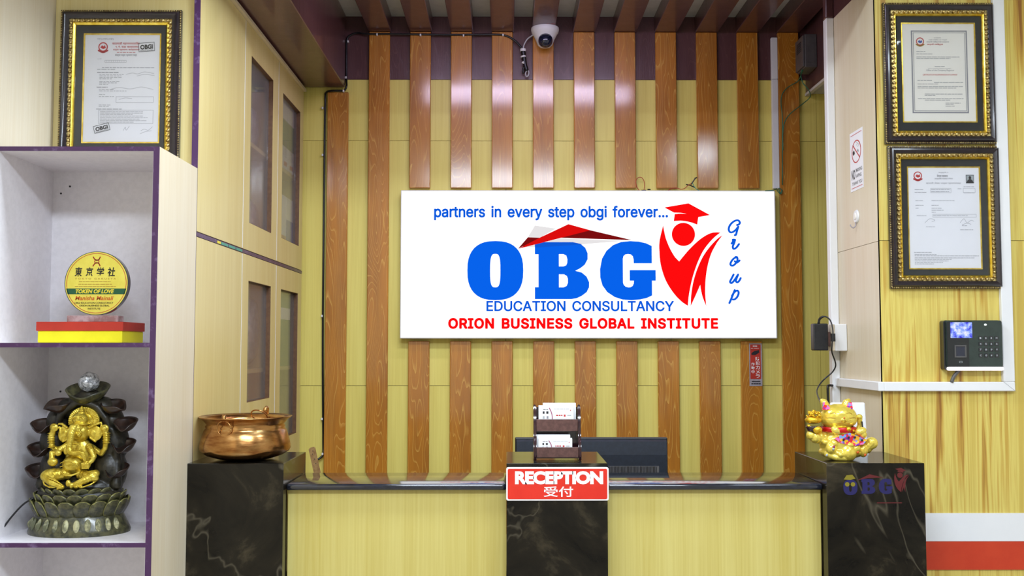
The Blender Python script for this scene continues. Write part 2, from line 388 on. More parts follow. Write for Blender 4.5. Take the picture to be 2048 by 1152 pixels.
GLYPH = {"p":[424,[[73,-143,53,-143,53,31,53,205,53,379,72,379,92,379,112,379,112,359,112,339,112,319,114,319,116,319,118,319,123,327,129,336,137,346,145,356,157,365,171,373,186,381,205,384,229,384,261,384,289,376,313,361,337,345,356,322,370,293,383,263,390,229,390,189,390,149,383,114,370,84,356,55,337,32,313,16,289,0,261,-8,229,-8,206,-8,187,-4,173,4,158,12,146,21,138,31,130,42,123,51,118,59,117,59,115,59,114,59,114,-8,114,-76,114,-143,93,-143],[197,47,220,47,244,47,263,53,279,66,295,78,308,95,316,117,324,138,328,162,328,189,328,216,324,240,316,261,308,282,296,299,280,311,264,324,244,330,220,330,197,330,177,324,161,312,145,300,133,284,125,263,117,242,113,217,113,189,113,161,117,136,125,115,133,94,146,77,162,65,178,53]]],"a":[389,[[182,-9,160,-9,136,-9,114,-4,94,5,75,14,59,27,48,45,36,62,30,83,30,108,30,130,35,147,43,161,52,175,63,185,78,193,92,201,108,207,125,211,143,215,160,218,178,220,201,223,219,225,234,227,248,228,258,231,265,235,272,239,276,245,276,255,276,255,276,256,276,257,276,272,273,286,267,297,261,308,252,316,240,322,228,328,213,331,196,331,178,331,162,328,149,322,136,317,126,309,118,301,110,292,104,283,100,274,80,280,61,285,41,291,50,314,62,332,79,346,95,360,113,369,133,375,153,381,173,384,194,384,208,384,223,383,239,379,255,376,271,370,286,360,301,351,313,338,322,320,332,303,337,280,337,251,337,168,337,84,337,0,317,0,297,0,277,0,277,17,277,35,277,52,275,52,274,52,272,52,268,43,261,34,252,25,243,15,230,7,215,1,200,-5],[155,45,170,45,193,45,212,50,228,59,243,68,255,79,263,93,271,107,276,122,276,138,276,155,276,173,276,190,273,187,268,184,259,182,251,180,242,178,231,176,221,174,210,172,200,171,190,170,182,169,175,168,161,166,147,163,134,159,121,154,111,148,103,139,96,131,92,119,92,105,92,92,95,81,102,72,109,63,118,57,130,52,142,48]]],"r":[259,[[73,0,53,0,53,126,53,253,53,379,72,379,92,379,112,379,112,360,112,340,112,321,113,321,114,321,115,321,122,340,135,355,152,367,170,379,190,385,213,385,218,385,223,385,229,384,235,384,240,384,243,384,243,363,243,343,243,322,242,323,237,323,230,324,223,325,215,326,207,326,189,326,173,322,159,315,145,307,134,297,126,284,118,270,114,255,114,237,114,158,114,79,114,0,93,0]]],"t":[227,[[138,379,204,379,204,362,204,344,204,327,138,327,72,327,6,327,6,344,6,362,6,379,72,379],[65,345,65,471,85,471,106,471,126,471,126,347,126,222,126,98,126,81,129,69,136,61,143,54,154,50,170,50,174,50,179,50,185,51,191,52,197,53,202,54,206,36,209,19,213,2,207,0,200,-2,192,-3,184,-4,176,-4,168,-4,136,-4,110,4,92,21,74,38,65,62,65,93,65,219]]],"n":[410,[[114,249,114,227,114,151,114,76,114,0,93,0,73,0,53,0,53,126,53,253,53,379,72,379,92,379,112,379,112,349,112,318,112,287,109,287,106,287,102,287,114,322,131,347,152,362,174,377,199,384,227,384,253,384,276,379,295,369,314,358,330,342,341,321,352,299,357,273,357,240,357,160,357,80,357,0,337,0,316,0,296,0,296,78,296,157,296,235,296,265,288,288,273,304,258,321,237,329,210,329,192,329,175,325,161,317,146,309,135,298,126,283,118,267]]],"e":[404,[[238,-8,212,-8,175,-8,143,0,117,16,90,33,70,56,56,85,41,114,34,148,34,187,34,226,41,260,55,290,69,319,89,343,115,359,141,376,171,384,205,384,226,384,246,381,266,374,285,367,303,356,319,341,335,326,348,306,357,282,366,258,371,228,371,194,371,186,371,178,371,169,272,169,174,169,75,169,75,187,75,204,75,221,163,221,250,221,338,221,329,215,319,208,310,202,310,227,306,249,298,269,290,288,278,303,263,314,247,325,228,330,205,330,182,330,163,325,146,313,130,302,118,288,109,270,100,251,96,232,96,211,96,200,96,189,96,178,96,150,101,126,110,106,120,87,134,72,151,61,168,51,189,46,212,46,228,46,241,48,254,53,266,57,277,64,285,73,294,82,301,93,306,105,325,101,345,96,365,91,359,71,349,54,335,39,321,24,303,13,283,4,262,-4]]],"s":[365,[[211,-8,182,-8,156,-8,133,-4,112,3,92,11,75,23,62,38,49,53,40,72,36,94,55,98,74,102,94,107,99,86,109,70,124,60,139,50,158,45,181,45,208,45,229,51,244,62,260,74,268,87,268,103,268,116,263,127,254,136,245,144,231,151,212,155,191,160,170,165,149,170,115,178,89,191,72,208,55,225,47,247,47,274,47,296,53,315,65,332,77,348,94,361,115,370,136,380,160,384,187,384,213,384,235,380,254,372,272,365,287,353,299,339,310,325,319,309,324,290,305,286,287,281,268,277,263,292,255,304,243,316,230,327,212,333,187,333,165,333,146,327,131,317,116,306,109,293,109,277,109,263,114,252,124,243,134,235,150,228,172,223,191,218,210,214,229,209,264,201,290,188,306,171,323,154,331,133,331,107,331,84,325,64,312,47,300,30,282,16,260,6,237,-3]]],"i":[167,[[73,0,53,0,53,126,53,253,53,379,73,379,93,379,114,379,114,253,114,126,114,0,93,0],[95,443,84,443,72,443,62,447,54,455,45,462,41,472,41,483,41,494,45,504,54,512,62,520,72,524,84,524,95,524,106,520,114,512,122,504,126,494,126,483,126,472,122,462,114,455,106,447]]],"v":[389,[[184,0,163,0,114,126,66,253,17,379,40,379,62,379,84,379,111,305,138,230,165,155,174,132,181,110,187,87,193,64,199,42,206,21,198,21,191,21,184,21,191,42,197,64,203,87,209,110,216,132,224,155,251,230,278,305,305,379,327,379,349,379,371,379,323,253,275,126,226,0,205,0]]],"y":[389,[[51,-140,47,-139,52,-121,57,-103,61,-86,65,-86,68,-87,71,-87,83,-90,94,-91,104,-89,114,-87,122,-82,130,-74,138,-66,145,-53,151,-36,155,-24,159,-13,163,-1,114,126,66,252,17,379,40,379,62,379,84,379,111,305,138,230,165,155,174,132,181,109,187,87,193,64,199,42,206,21,198,21,191,21,184,21,190,42,196,64,202,87,209,110,216,132,224,155,251,230,278,305,305,379,327,379,349,379,371,379,316,234,260,88,204,-58,196,-78,187,-94,177,-107,166,-120,153,-129,139,-136,125,-142,109,-145,91,-145,81,-145,72,-144,65,-143,57,-142]]],"o":[415,[[242,-8,207,-8,173,-8,143,0,117,16,91,33,71,56,56,85,41,114,34,149,34,187,34,227,41,262,56,291,71,321,91,343,117,360,143,376,173,384,207,384,242,384,273,376,299,360,325,343,345,321,359,291,374,262,381,227,381,187,381,149,374,114,359,85,345,56,325,33,299,16,273,0],[182,46,207,46,233,46,254,53,270,66,287,79,299,96,307,117,315,139,319,162,319,187,319,213,315,236,307,258,299,280,287,297,270,310,254,323,233,330,207,330,182,330,161,323,145,310,129,297,116,280,108,258,100,237,96,213,96,187,96,162,100,139,108,117,116,96,129,79,145,66,161,53]]],"b":[424,[[261,-8,229,-8,206,-8,187,-4,172,4,158,12,146,21,138,31,129,42,123,51,118,59,116,59,114,59,112,59,112,39,112,20,112,0,92,0,72,0,53,0,53,170,53,339,53,509,73,509,93,509,114,509,114,446,114,382,114,319,115,319,117,319,118,319,123,327,129,336,137,346,145,356,157,365,171,373,186,381,205,384,229,384,261,384,289,376,313,361,337,345,356,322,370,293,383,263,390,229,390,189,390,149,383,114,370,84,356,55,337,32,313,16,289,0],[197,47,220,47,244,47,263,53,279,66,295,78,308,95,316,117,324,138,328,162,328,189,328,216,324,240,316,261,308,282,296,299,280,311,264,324,244,330,220,330,197,330,177,324,161,312,145,300,133,284,125,263,117,242,113,217,113,189,113,161,117,136,125,115,133,94,146,77,162,65,178,53]]],"g":[425,[[238,-151,207,-151,179,-151,155,-147,134,-140,113,-132,96,-123,82,-110,69,-98,58,-84,51,-69,67,-60,84,-50,101,-41,107,-49,113,-57,122,-66,130,-75,141,-82,154,-88,168,-94,186,-97,207,-97,238,-97,263,-90,282,-75,302,-60,311,-37,311,-6,311,19,311,44,311,68,310,68,308,68,306,68,301,60,295,51,287,41,278,32,267,23,252,16,238,8,219,5,195,5,164,5,137,12,113,27,88,41,69,62,55,90,41,118,34,152,34,191,34,230,41,264,55,293,69,322,88,345,112,361,137,376,165,384,196,384,220,384,239,381,253,373,268,365,280,356,288,346,297,336,303,327,308,319,309,319,311,319,313,319,313,339,313,359,313,379,333,379,353,379,372,379,372,250,372,121,372,-9,372,-42,365,-69,350,-90,335,-111,316,-126,291,-136,266,-146],[181,59,205,59,228,59,248,64,264,75,280,86,292,101,300,121,308,141,312,165,312,193,312,220,308,243,300,264,292,284,280,301,264,312,248,324,228,330,205,330,181,330,161,324,145,312,129,299,117,283,109,262,100,242,96,219,96,193,96,166,100,143,109,123,117,103,129,87,145,76,162,65]]],"f":[254,[[154,379,228,379,228,362,228,344,228,327,154,327,80,327,6,327,6,344,6,362,6,379,80,379],[101,0,81,0,81,144,81,288,81,432,81,453,86,471,96,486,106,500,119,511,135,519,152,526,169,530,187,530,201,530,213,529,222,527,232,525,238,523,243,521,238,503,233,486,227,468,224,470,220,471,215,472,210,473,203,474,195,474,176,474,163,469,154,460,146,451,142,437,142,419,142,279,142,140,142,0,121,0]]],".":[188,[[108,-4,95,-4,83,-4,72,0,63,9,54,18,50,28,50,41,50,54,54,65,63,73,72,82,83,87,95,87,108,87,119,82,128,73,137,65,141,54,141,41,141,28,137,18,128,9,119,0]]],"E":[419,[[165,0,60,0,60,170,60,339,60,509,164,509,268,509,372,509,372,490,372,471,372,452,290,452,207,452,125,452,125,396,125,341,125,286,202,286,278,286,355,286,355,267,355,248,355,229,278,229,202,229,125,229,125,172,125,114,125,57,208,57,292,57,375,57,375,38,375,19,375,0,270,0]]],"D":[502,[[271,0,219,0,178,0,137,0,96,0,96,19,96,38,96,57,136,57,175,57,215,57,256,57,291,65,318,81,345,97,366,119,379,149,392,179,399,214,399,255,399,296,392,331,379,361,366,390,346,412,320,428,293,444,260,452,221,452,178,452,136,452,93,452,93,471,93,490,93,509,137,509,181,509,225,509,275,509,317,499,353,478,388,458,415,429,433,391,452,353,462,308,462,255,462,202,452,157,433,119,414,81,387,51,351,31,314,10],[103,509,125,509,125,339,125,170,125,0,103,0,82,0,60,0,60,170,60,339,60,509,82,509]]],"U":[517,[[299,-8,259,-8,219,-8,184,0,154,15,124,31,101,53,85,80,68,107,60,138,60,173,60,285,60,397,60,509,81,509,103,509,124,509,124,399,124,288,124,178,124,154,130,132,141,113,152,94,167,79,187,68,207,57,231,52,259,52,287,52,311,57,331,68,351,79,366,94,377,113,387,132,393,154,393,178,393,288,393,399,393,509,414,509,436,509,457,509,457,397,457,285,457,173,457,138,449,107,433,80,416,53,393,31,363,15,334,0]]],"C":[510,[[293,-7,267,-7,223,-7,184,4,150,25,116,46,89,76,70,115,50,154,40,201,40,254,40,308,50,354,70,393,89,432,116,462,150,484,184,505,223,516,267,516,293,516,317,512,340,504,363,497,384,486,402,471,420,457,436,439,448,418,460,398,468,374,473,348,451,348,430,348,408,348,404,366,398,381,389,395,381,408,370,419,357,428,345,438,331,444,315,449,300,454,284,456,267,456,236,456,208,448,184,432,159,417,139,394,125,364,111,334,103,297,103,254,103,211,111,175,125,145,140,115,159,92,184,76,209,61,236,53,267,53,284,53,300,55,315,60,331,65,345,71,357,81,370,90,381,101,389,114,398,128,404,143,408,160,430,160,451,160,473,160,469,135,460,111,448,91,436,70,421,52,402,38,384,23,363,12,341,5,318,-3]]],"A":[480,[[39,0,16,0,78,170,140,339,201,509,226,509,251,509,276,509,338,339,401,170,463,0,440,0,418,0,395,0,359,101,323,202,287,302,281,321,273,344,264,372,255,400,245,435,232,478,236,478,241,478,245,478,233,435,222,399,213,371,204,343,196,320,191,302,155,202,120,101,85,0,62,0],[197,142,110,142,110,161,110,180,110,199,197,199,283,199,370,199,370,180,370,161,370,142,283,142]]],"T":[449,[[85,452,32,452,32,471,32,490,32,509,160,509,288,509,417,509,417,490,417,471,417,452,363,452,310,452,257,452,257,301,257,151,257,0,235,0,214,0,193,0,193,151,193,301,193,452,139,452]]],"I":[300,[[111,0,31,0,31,19,31,38,31,57,60,57,89,57,118,57,118,189,118,320,118,452,89,452,60,452,31,452,31,471,31,490,31,509,111,509,190,509,269,509,269,490,269,471,269,452,240,452,212,452,183,452,183,320,183,189,183,57,212,57,240,57,269,57,269,38,269,19,269,0,190,0]]],"O":[533,[[311,-7,267,-7,223,-7,184,4,150,25,116,46,90,76,70,115,50,154,40,201,40,254,40,308,50,354,70,393,90,432,116,462,150,484,184,505,223,516,267,516,311,516,350,505,384,484,418,462,444,432,464,393,483,354,493,308,493,254,493,201,483,154,464,115,444,76,418,46,384,25,350,4],[236,53,267,53,297,53,325,61,349,76,374,91,394,114,408,144,423,174,430,211,430,254,430,298,423,335,408,365,394,395,374,417,349,433,325,448,297,456,267,456,236,456,209,448,184,433,159,417,140,394,125,364,111,334,103,297,103,254,103,211,111,174,125,144,140,114,159,92,184,76,209,61]]],"N":[523,[[82,0,60,0,60,170,60,339,60,509,85,509,111,509,136,509,205,400,274,291,343,183,349,174,355,164,363,151,370,138,379,123,388,107,396,90,405,73,414,55,411,55,408,54,405,54,403,72,401,90,401,108,400,126,399,142,399,157,399,172,399,185,399,195,399,300,399,404,399,509,420,509,442,509,463,509,463,339,463,170,463,0,438,0,412,0,387,0,325,97,264,193,202,290,194,303,186,316,177,331,169,345,159,362,148,381,137,400,123,424,108,452,111,453,115,453,119,454,120,428,121,405,122,384,123,362,124,344,124,328,125,312,125,300,125,291,125,194,125,97,125,0,103,0]]],"S":[447,[[263,-9,224,-9,187,-9,155,-3,128,9,100,21,79,38,64,60,49,82,40,107,38,137,60,137,82,137,104,137,106,117,112,101,123,88,134,75,149,65,166,59,184,52,203,49,224,49,247,49,268,53,286,60,304,68,319,78,329,92,340,105,346,121,346,139,346,155,341,169,332,179,323,189,311,198,296,205,281,211,264,217,245,222,224,228,204,234,184,239,142,251,109,268,86,289,63,311,52,339,52,372,52,401,60,426,75,448,90,469,111,486,138,498,164,510,194,516,227,516,261,516,290,510,316,498,342,486,362,469,377,449,392,428,400,404,401,378,380,378,358,378,337,378,335,403,323,423,302,437,281,451,256,459,225,459,203,459,184,455,167,448,151,441,138,431,129,418,120,406,115,391,115,376,115,358,120,344,131,334,142,323,154,314,169,308,184,302,199,297,212,293,230,289,247,284,264,279,279,275,295,270,312,264,328,257,344,248,359,238,373,227,385,214,395,198,404,181,408,162,408,139,408,111,401,86,386,64,372,41,351,24,323,11,296,-2]]],"L":[393,[[160,0,60,0,60,170,60,339,60,509,82,509,103,509,125,509,125,358,125,208,125,57,203,57,282,57,361,57,361,38,361,19,361,0,261,0]]],"Y":[472,[[225,0,203,0,203,69,203,139,203,208,141,308,79,409,16,509,41,509,66,509,91,509,125,454,159,399,192,344,203,326,213,309,222,292,231,275,240,255,250,230,241,230,232,230,224,230,233,255,242,276,251,293,260,310,270,327,280,344,314,399,347,454,381,509,406,509,430,509,455,509,393,409,330,308,268,208,268,139,268,69,268,0,247,0]]],"R":[449,[[82,0,60,0,60,170,60,339,60,509,119,509,177,509,236,509,275,509,307,502,333,489,359,475,378,457,390,433,403,410,409,382,409,352,409,321,403,295,390,271,378,248,359,230,333,217,307,204,275,198,236,198,189,198,143,198,96,198,96,217,96,236,96,255,142,255,188,255,234,255,260,255,281,259,298,267,314,275,326,286,334,300,341,315,345,332,345,352,345,372,341,390,334,405,326,420,314,431,298,440,281,448,259,452,233,452,197,452,161,452,125,452,125,301,125,151,125,0,103,0],[378,0,353,0,312,76,271,153,230,229,254,229,279,229,303,229,344,153,386,76,428,0,403,0]]],"B":[456,[[122,0,60,0,60,170,60,339,60,509,120,509,181,509,241,509,276,509,306,503,329,491,352,479,369,462,381,442,392,422,398,399,398,374,398,352,394,334,387,320,379,306,369,294,356,286,344,277,330,271,315,267,315,265,315,264,315,262,331,261,347,255,363,245,379,235,392,221,402,203,413,185,418,163,418,136,418,111,412,87,400,67,388,46,370,30,344,18,319,6,287,0,247,0,184,0],[125,115,125,57,165,57,205,57,245,57,284,57,313,65,330,80,347,95,355,114,355,137,355,154,351,170,342,184,334,198,321,209,306,218,290,227,271,231,248,231,207,231,166,231,125,231,125,173],[125,341,125,285,162,285,200,285,238,285,257,285,273,289,288,296,303,303,315,313,323,326,332,339,336,355,336,372,336,395,328,414,313,429,297,444,273,452,240,452,202,452,163,452,125,452,125,396]]],"G":[520,[[309,-7,269,-7,223,-7,184,4,149,25,115,46,88,77,69,116,50,155,40,201,40,254,40,308,50,354,69,393,88,432,115,462,149,484,183,505,221,516,265,516,292,516,317,512,340,504,364,496,385,484,403,469,422,454,437,437,449,416,461,396,470,373,474,349,452,349,430,349,408,349,403,365,396,380,387,393,379,406,368,417,356,427,344,436,330,444,315,448,300,453,283,456,265,456,235,456,208,448,183,432,159,417,139,394,125,364,111,334,103,297,103,254,103,211,111,175,125,145,140,115,159,92,184,76,209,61,237,53,269,53,297,53,323,59,345,71,367,83,384,101,396,123,409,146,415,172,415,202,421,201,428,200,434,199,384,199,333,199,283,199,283,218,283,237,283,256,348,256,413,256,478,256,478,237,478,219,478,200,478,158,469,122,451,91,433,60,408,36,377,19,345,2]]]}
def sans(bm, s, body, u0, u1, v0, v1, n=.0006, bold=0., mi=0, gap=0):
    """plain sans lettering from the outlines above (thousandths of an em)"""
    outs = []; tris = []; x = 0
    def wind(p, cont):
        w_ = 0
        for P in cont:
            for (x0, y0), (x1, y1) in zip(P, P[1:]+P[:1]):
                if (y0 > p[1]) != (y1 > p[1]) and p[0] < (x1-x0)*(p[1]-y0)/(y1-y0)+x0: w_ += 1 if y1 > y0 else -1
        return w_
    for ch in body:
        if ch == ' ': x += 290+gap; continue
        adv, sp = GLYPH[ch]; cont = []
        for r in sp:
            k = len(r)//6; P = []
            for i in range(k):
                a = r[i*6:i*6+6]; b = r[(i+1) % k*6:(i+1) % k*6+6]; p0, h0, h1, p1 = a[2:4], a[4:6], b[0:2], b[2:4]
                dx, dy = p1[0]-p0[0], p1[1]-p0[1]; st_ = 1 if abs(dx*(h0[1]-p0[1])-dy*(h0[0]-p0[0]))+abs(dx*(h1[1]-p0[1])-dy*(h1[0]-p0[0])) < 400 else 4
                for q in range(st_):
                    t = q/st_; u_ = 1-t
                    P.append(tuple(u_**3*p0[c]+3*u_*u_*t*h0[c]+3*u_*t*t*h1[c]+t**3*p1[c] for c in (0, 1)))
            P = [p for n_, p in enumerate(P) if math.dist(p, P[n_-1]) > .5]
            if len(P) > 2: cont.append(P)
        vv = [Vector(p) for P in cont for p in P]; ee = []; o_ = 0
        for P in cont: ee += [(o_+k, o_+(k+1) % len(P)) for k in range(len(P))]; o_ += len(P)
        rv, _, rf, *_r = delaunay_2d_cdt(vv, ee, [], 0, .01)
        for f_ in rf:
            c_ = sum((rv[k] for k in f_), Vector((0, 0)))/len(f_)
            if wind(c_, cont): tris.append([(x+rv[k].x, rv[k].y) for k in f_])
        outs.append([[(x+a, b) for a, b in P] for P in cont])
        x += adv+gap
    xs = [a for g_ in outs for P in g_ for a, b in P]; ys = [b for g_ in outs for P in g_ for a, b in P]; x0, x1, y0, y1 = min(xs), max(xs), min(ys), max(ys)
    kx, ky = (u1-u0)/(x1-x0+2000*bold), (v1-v0)/(y1-y0+2000*bold); u0 += bold*1000*kx; u1 -= bold*1000*kx; v0 += bold*1000*ky; v1 -= bold*1000*ky
    if bold:
        for g_ in outs:
            for P in g_:
                for a, b in zip(P, P[1:]+P[:1]):   # weight: a bead of ink along every outline
                    l_ = math.dist(a, b); nx, ny = (b[1]-a[1])/l_*bold*1000, -(b[0]-a[0])/l_*bold*1000
                    quad = [(a[0]+nx, a[1]+ny), (b[0]+nx, b[1]+ny), (b[0]-nx, b[1]-ny), (a[0]-nx, a[1]-ny)]
                    hexa = [(a[0]+bold*1000*math.cos(t*math.pi/4+.39), a[1]+bold*1000*math.sin(t*math.pi/4+.39)) for t in range(8)]
                    for poly in (quad, hexa):
                        bm.faces.new([bm.verts.new(s.p(u0+(p[0]-x0)*kx, v1-(p[1]-y0)*ky, n+.00004)) for p in poly]).material_index = mi
    for t_ in tris: bm.faces.new([bm.verts.new(s.p(u0+(a-x0)*kx, v1-(b-y0)*ky, n)) for a, b in t_]).material_index = mi
    return bm
def scribble(bm, s, u0, u1, v, h, n=.0005, mi=0, wl=(4, 11), gap=1.6):
    """a line of print too small to read: word-long dashes"""
    u = u0
    while u < u1-1:
        e = min(u1, u+random.uniform(*wl)); rect(bm, s, u, e, v-h/2, v+h/2, n, mi); u = e+gap
    return bm

# ================================================================== SETTING
XW, XC, XR, YW = -1.376, -.931, 1.229, 4.6
ZC = EYE+1.531; ZT = EYE+1.234
struct('floor', ibox(-1.5, 3.1, -2.6, 4.75, -.1, 0), 'floor_tile')
ceil = struct('ceiling', ibox(-1.5, 3.1, -2.6, 4.75, ZC, ZC+.1), 'ceiling_white')
wb = struct('wall_back', ibox(-1.5, 3.1, YW+.012, YW+.15, 0, ZC), 'lining_brown')
struct('wall_left', ibox(XW-.12, XW, -2.6, YW, 0, ZC), 'oak_pale')
struct('wall_front', ibox(-1.5, 3.1, -2.6, -2.5, 0, ZC), 'plaster')
struct('wall_side', ibox(3.0, 3.1, -2.5, YW, 0, ZC), 'plaster')
# wall panels behind the slats: three rows of laminate boards, brown painted on top
ZJ, ZL = EYE+.948, EYE-.177
xs = [-1.376, -.76, -.003, .754, 1.433, 3.0]
for i in range(5):
    for z0, z1, mt in ((0, ZL, 'oak'), (ZL, ZJ, 'oak'), (ZJ, ZT, 'oak'), (ZT, ZC, 'brown_paint')):
        struct('wall_panel', ibox(xs[i]+.0008, xs[i+1]-.0008, YW - (.002 if mt == 'brown_paint' else 0), YW+.012, z0+.0008, z1-.0008), mt, wb)
# slats
S0, SP, SW = -.8233, .1888, .0958
def slat(i, z0, z1, mt='pine', top=False):
    x = S0+SP*i
    bm = ibox(x, x+SW, YW-.024, YW-.0005 if not top else YW-.0025, z0, z1, bev=.0025, seg=1)
    struct('wood_slat', bm, mt, wb)
ZS = EYE+(693-378)*4.576/2014.8; ZS2 = EYE+(693-681)*4.576/2014.8
zs_u = PY(1024, 376, 4.576).z; zs_l = PY(1024, 682, 4.576).z
BH = .078
for i in range(12):
    if i == 0: slat(i, 0, PY(670, 184, YW-.024).z)
    elif i in (1, 11): slat(i, 0, ZC-BH-.001, top=True)
    else: slat(i, zs_u, ZC-BH-.001, top=True); slat(i, 0, zs_l)
for i in range(1, 12):
    x = S0+SP*i
    struct('ceiling_beam', ibox(x-.003, x+SW+.006, 3.362, YW-.003, ZC-BH, ZC-.0005, bev=.002, seg=1), 'brown_paint', ceil)
# bulkheads, and an added header for shade
zb = PY(690, 178, YW).z; xb = PY(692, 160, YW).x
struct('trim_1', ibox(XW+.001, xb, 2.55, YW-.026, zb, ZC-.001, bev=.003, seg=1), 'brown_paint')
xb2 = PY(1611, 188, YW).x; zb2 = PY(1611, 188, YW).z
bm = ibox(xb2, 3.0, 3.76, YW-.003, zb2, ZC-.001)
for f in bm.faces:
    if f.calc_center_median().z < zb2+.001: f.material_index = 1
struct('trim_2', bm, ['brown_paint', 'ceiling_white'])
bm = BM(); box(bm, xb2-.004, xb2+.014, 3.765, YW-.004, zb2-.012, zb2+.0)
struct('trim_3', bm, 'plaster')
struct('shade_header', ibox(xb+.001, 3.0, 3.312, 3.35, EYE+1.195, ZC-.001, bev=.003, seg=1), 'brown_paint')  # unseen header, added and sized to keep front lights off the upper wall
# right wall block (column)
YR, YRB = 3.299, 3.746
wr = struct('wall_right', ibox(XR+.012, 3.0, YR+.012, YRB, 0, ZC), 'lining_brown')
zj2 = EYE+.349
for z0, z1, mt in ((0, zj2, 'oak_pale'), (zj2, ZT, 'oak_pale'), (ZT, ZC, 'brown_paint')):
    struct('wall_panel', ibox(XR, XR+.012, YR+.0005, YRB, z0+.0008, z1-.0008), mt, wr)
for x0, x1 in ((XR, 1.83), (1.83, 2.42), (2.42, 3.0)):
    for z0, z1, mt in ((0, zj2, 'grain_wall'), (zj2, ZT, 'grain_wall'), (ZT, ZC, 'brown_paint')):
        struct('wall_panel', ibox(x0+.0008 if x0 > XR else XR, x1-.0008, YR, YR+.012, z0+.0008, z1-.0008), mt, wr)
za, zb_, zc_ = PY(1950, 1026, YR).z, PY(1950, 1082, YR).z, PY(1950, 1139, YR).z
struct('trim_4', ibox(XR+.001, 3.0, YR-.004, YR-.0005, zb_, za), 'plastic_white')
struct('trim_5', ibox(XR+.001, 3.0, YR-.004, YR-.0005, zc_, zb_-.0008), 'red_band')

# ================================================================== STORAGE CABINETS (left)
CY0, CY1 = 3.015, YW-.03
cz = EYE+.345; ctop = PX(613, 191, XC).z
def door_with_window(par, y0, y1, z0, z1, win):
    wy0, wy1, wz0, wz1 = win; t = .018
    bm = BM()
    box(bm, XC-t, XC, y0, wy0, z0, z1); box(bm, XC-t, XC, wy1, y1, z0, z1); box(bm, XC-t, XC, wy0, wy1, z0, wz0); box(bm, XC-t, XC, wy0, wy1, wz1, z1)
    d = obj('glass_door', bm, 'oak_cab', par)
    bm = BM(); e = .0012; k = .0225
    box(bm, XC-k, XC-.0006, wy0, wy0+e, wz0, wz1); box(bm, XC-k, XC-.0006, wy1-e, wy1, wz0, wz1); box(bm, XC-k, XC-.0006, wy0+e, wy1-e, wz0, wz0+e); box(bm, XC-k, XC-.0006, wy0+e, wy1-e, wz1-e, wz1)
    obj('window_lining', bm, 'lining_brown', d)
    obj('glass_pane', ibox(XC-.020, XC-.017, wy0+.002, wy1-.002, wz0+.002, wz1-.002), 'cabinet_glass', d)
def win(pl, pr, X=XC):
    (x0, yt0, yb0), (x1, yt1, yb1) = pl, pr
    a = PX(x0, yt0, X); b = PX(x1, yt1, X); c = PX(x0, yb0, X); d = PX(x1, yb1, X)
    return (min(a.y, b.y), max(a.y, b.y), (c.z+d.z)/2, (a.z+b.z)/2)
d1 = PX(488, 300, XC).y; d2 = PX(556, 300, XC).y
W2u = win((503.5, 111, 448), (547, 161, 469)); W3u = win((566.5, 186, 479), (601, 224, 493))
W2l = win((497, 562, 857), (542, 572, 842)); W3l = win((562, 579, 838), (596, 586, 828))
W2l = (W2l[0], W2l[1], EYE-.20, W2l[3]); W3l = (W3l[0], W3l[1], EYE-.38, W3l[3])
for nm, z0, z1, lab, ws, shz in (('upper', cz, ctop, 'upper oak wall cabinet with two small glass doors above the purple gap', (W2u, W3u), [PX(515, 299, XC-.03).z]),
                            ('lower', 0.0, cz-.014, 'tall lower oak cabinet with glass doors standing behind the brass pot', (W2l, W3l), [PX(515, 741, XC-.03).z, .9, .5])):
    c = thing('storage_cabinet', lab, 'cabinet', (XC-.2, (CY0+CY1)/2, z0))
    bm = BM()
    box(bm, XW+.001, XC-.019, CY0+.012, CY0+.028, z0, z1)
    box(bm, XW+.001, XC-.02, CY1-.016, CY1, z0, z1)
    box(bm, XW+.001, XC-.02, CY0+.028, CY1-.016, z1-.016, z1); box(bm, XW+.001, XC-.02, CY0+.028, CY1-.016, z0, z0+.016)
    box(bm, XW+.001, XW+.01, CY0+.028, CY1-.016, z0+.016, z1-.016)
    obj('carcass', bm, 'oak_cab', c)
    for dv in (d1, d2): obj('divider', ibox(XW+.012, XC-.022, dv-.008, dv+.008, z0+.017, z1-.017), 'oak_cab', c)
    for s in shz:
        obj('shelf_board', ibox(XW+.012, XC-.028, CY0+.03, d1-.009, s-.008, s+.008), 'oak_cab', c)
        obj('shelf_board', ibox(XW+.012, XC-.028, d1+.009, d2-.009, s-.008, s+.008), 'oak_cab', c)
        obj('shelf_board', ibox(XW+.012, XC-.028, d2+.009, CY1-.018, s-.008, s+.008), 'oak_cab', c)
    obj('door', ibox(XC-.018, XC, CY0+.002, d1-.0025, z0+.002, z1-.001), 'oak_cab', c)
    obj('edge_band', ibox(XC-.0185, XC-.0002, CY0-.0015, CY0+.0015, z0, z1), 'purple_edge', c, label='dark purple edge band')
    door_with_window(c, d1+.0025, d2-.0025, z0+.002, z1-.001, ws[0])
    door_with_window(c, d2+.0025, CY1-.001, z0+.002, z1-.001, ws[1])
    for dv in (d1, d2): obj('gap_strip', ibox(XC-.018, XC+.0006, dv-.0018, dv+.0018, z0+.003, z1-.003), 'plastic_white', c, label='white edge strip between the doors')
    if nm == 'upper':
        obj('cornice', ibox(XC-.02, XC+.012, CY0, CY1, ctop+.0005, ctop+.012), 'oak_pale', c)
        obj('plinth_band', ibox(XC-.018, XC+.001, CY0, CY1, cz-.0135, cz-.001), 'purple_edge', c, label='purple band under the doors')
        bm = BM()
        for a, b, mi in ((434, 441, 0), (442, 455, 1), (457, 470, 1), (472, 484, 1)):
            ya, yb = PX(a, 480, XC).y, PX(b, 480, XC).y
            box(bm, XC+.0012, XC+.0018, ya, yb, cz-.012, cz-.004, mi=mi)
        obj('tape_label', bm, ['ink_yellow', 'wire_teal'], c, label='yellow and teal tape strip')
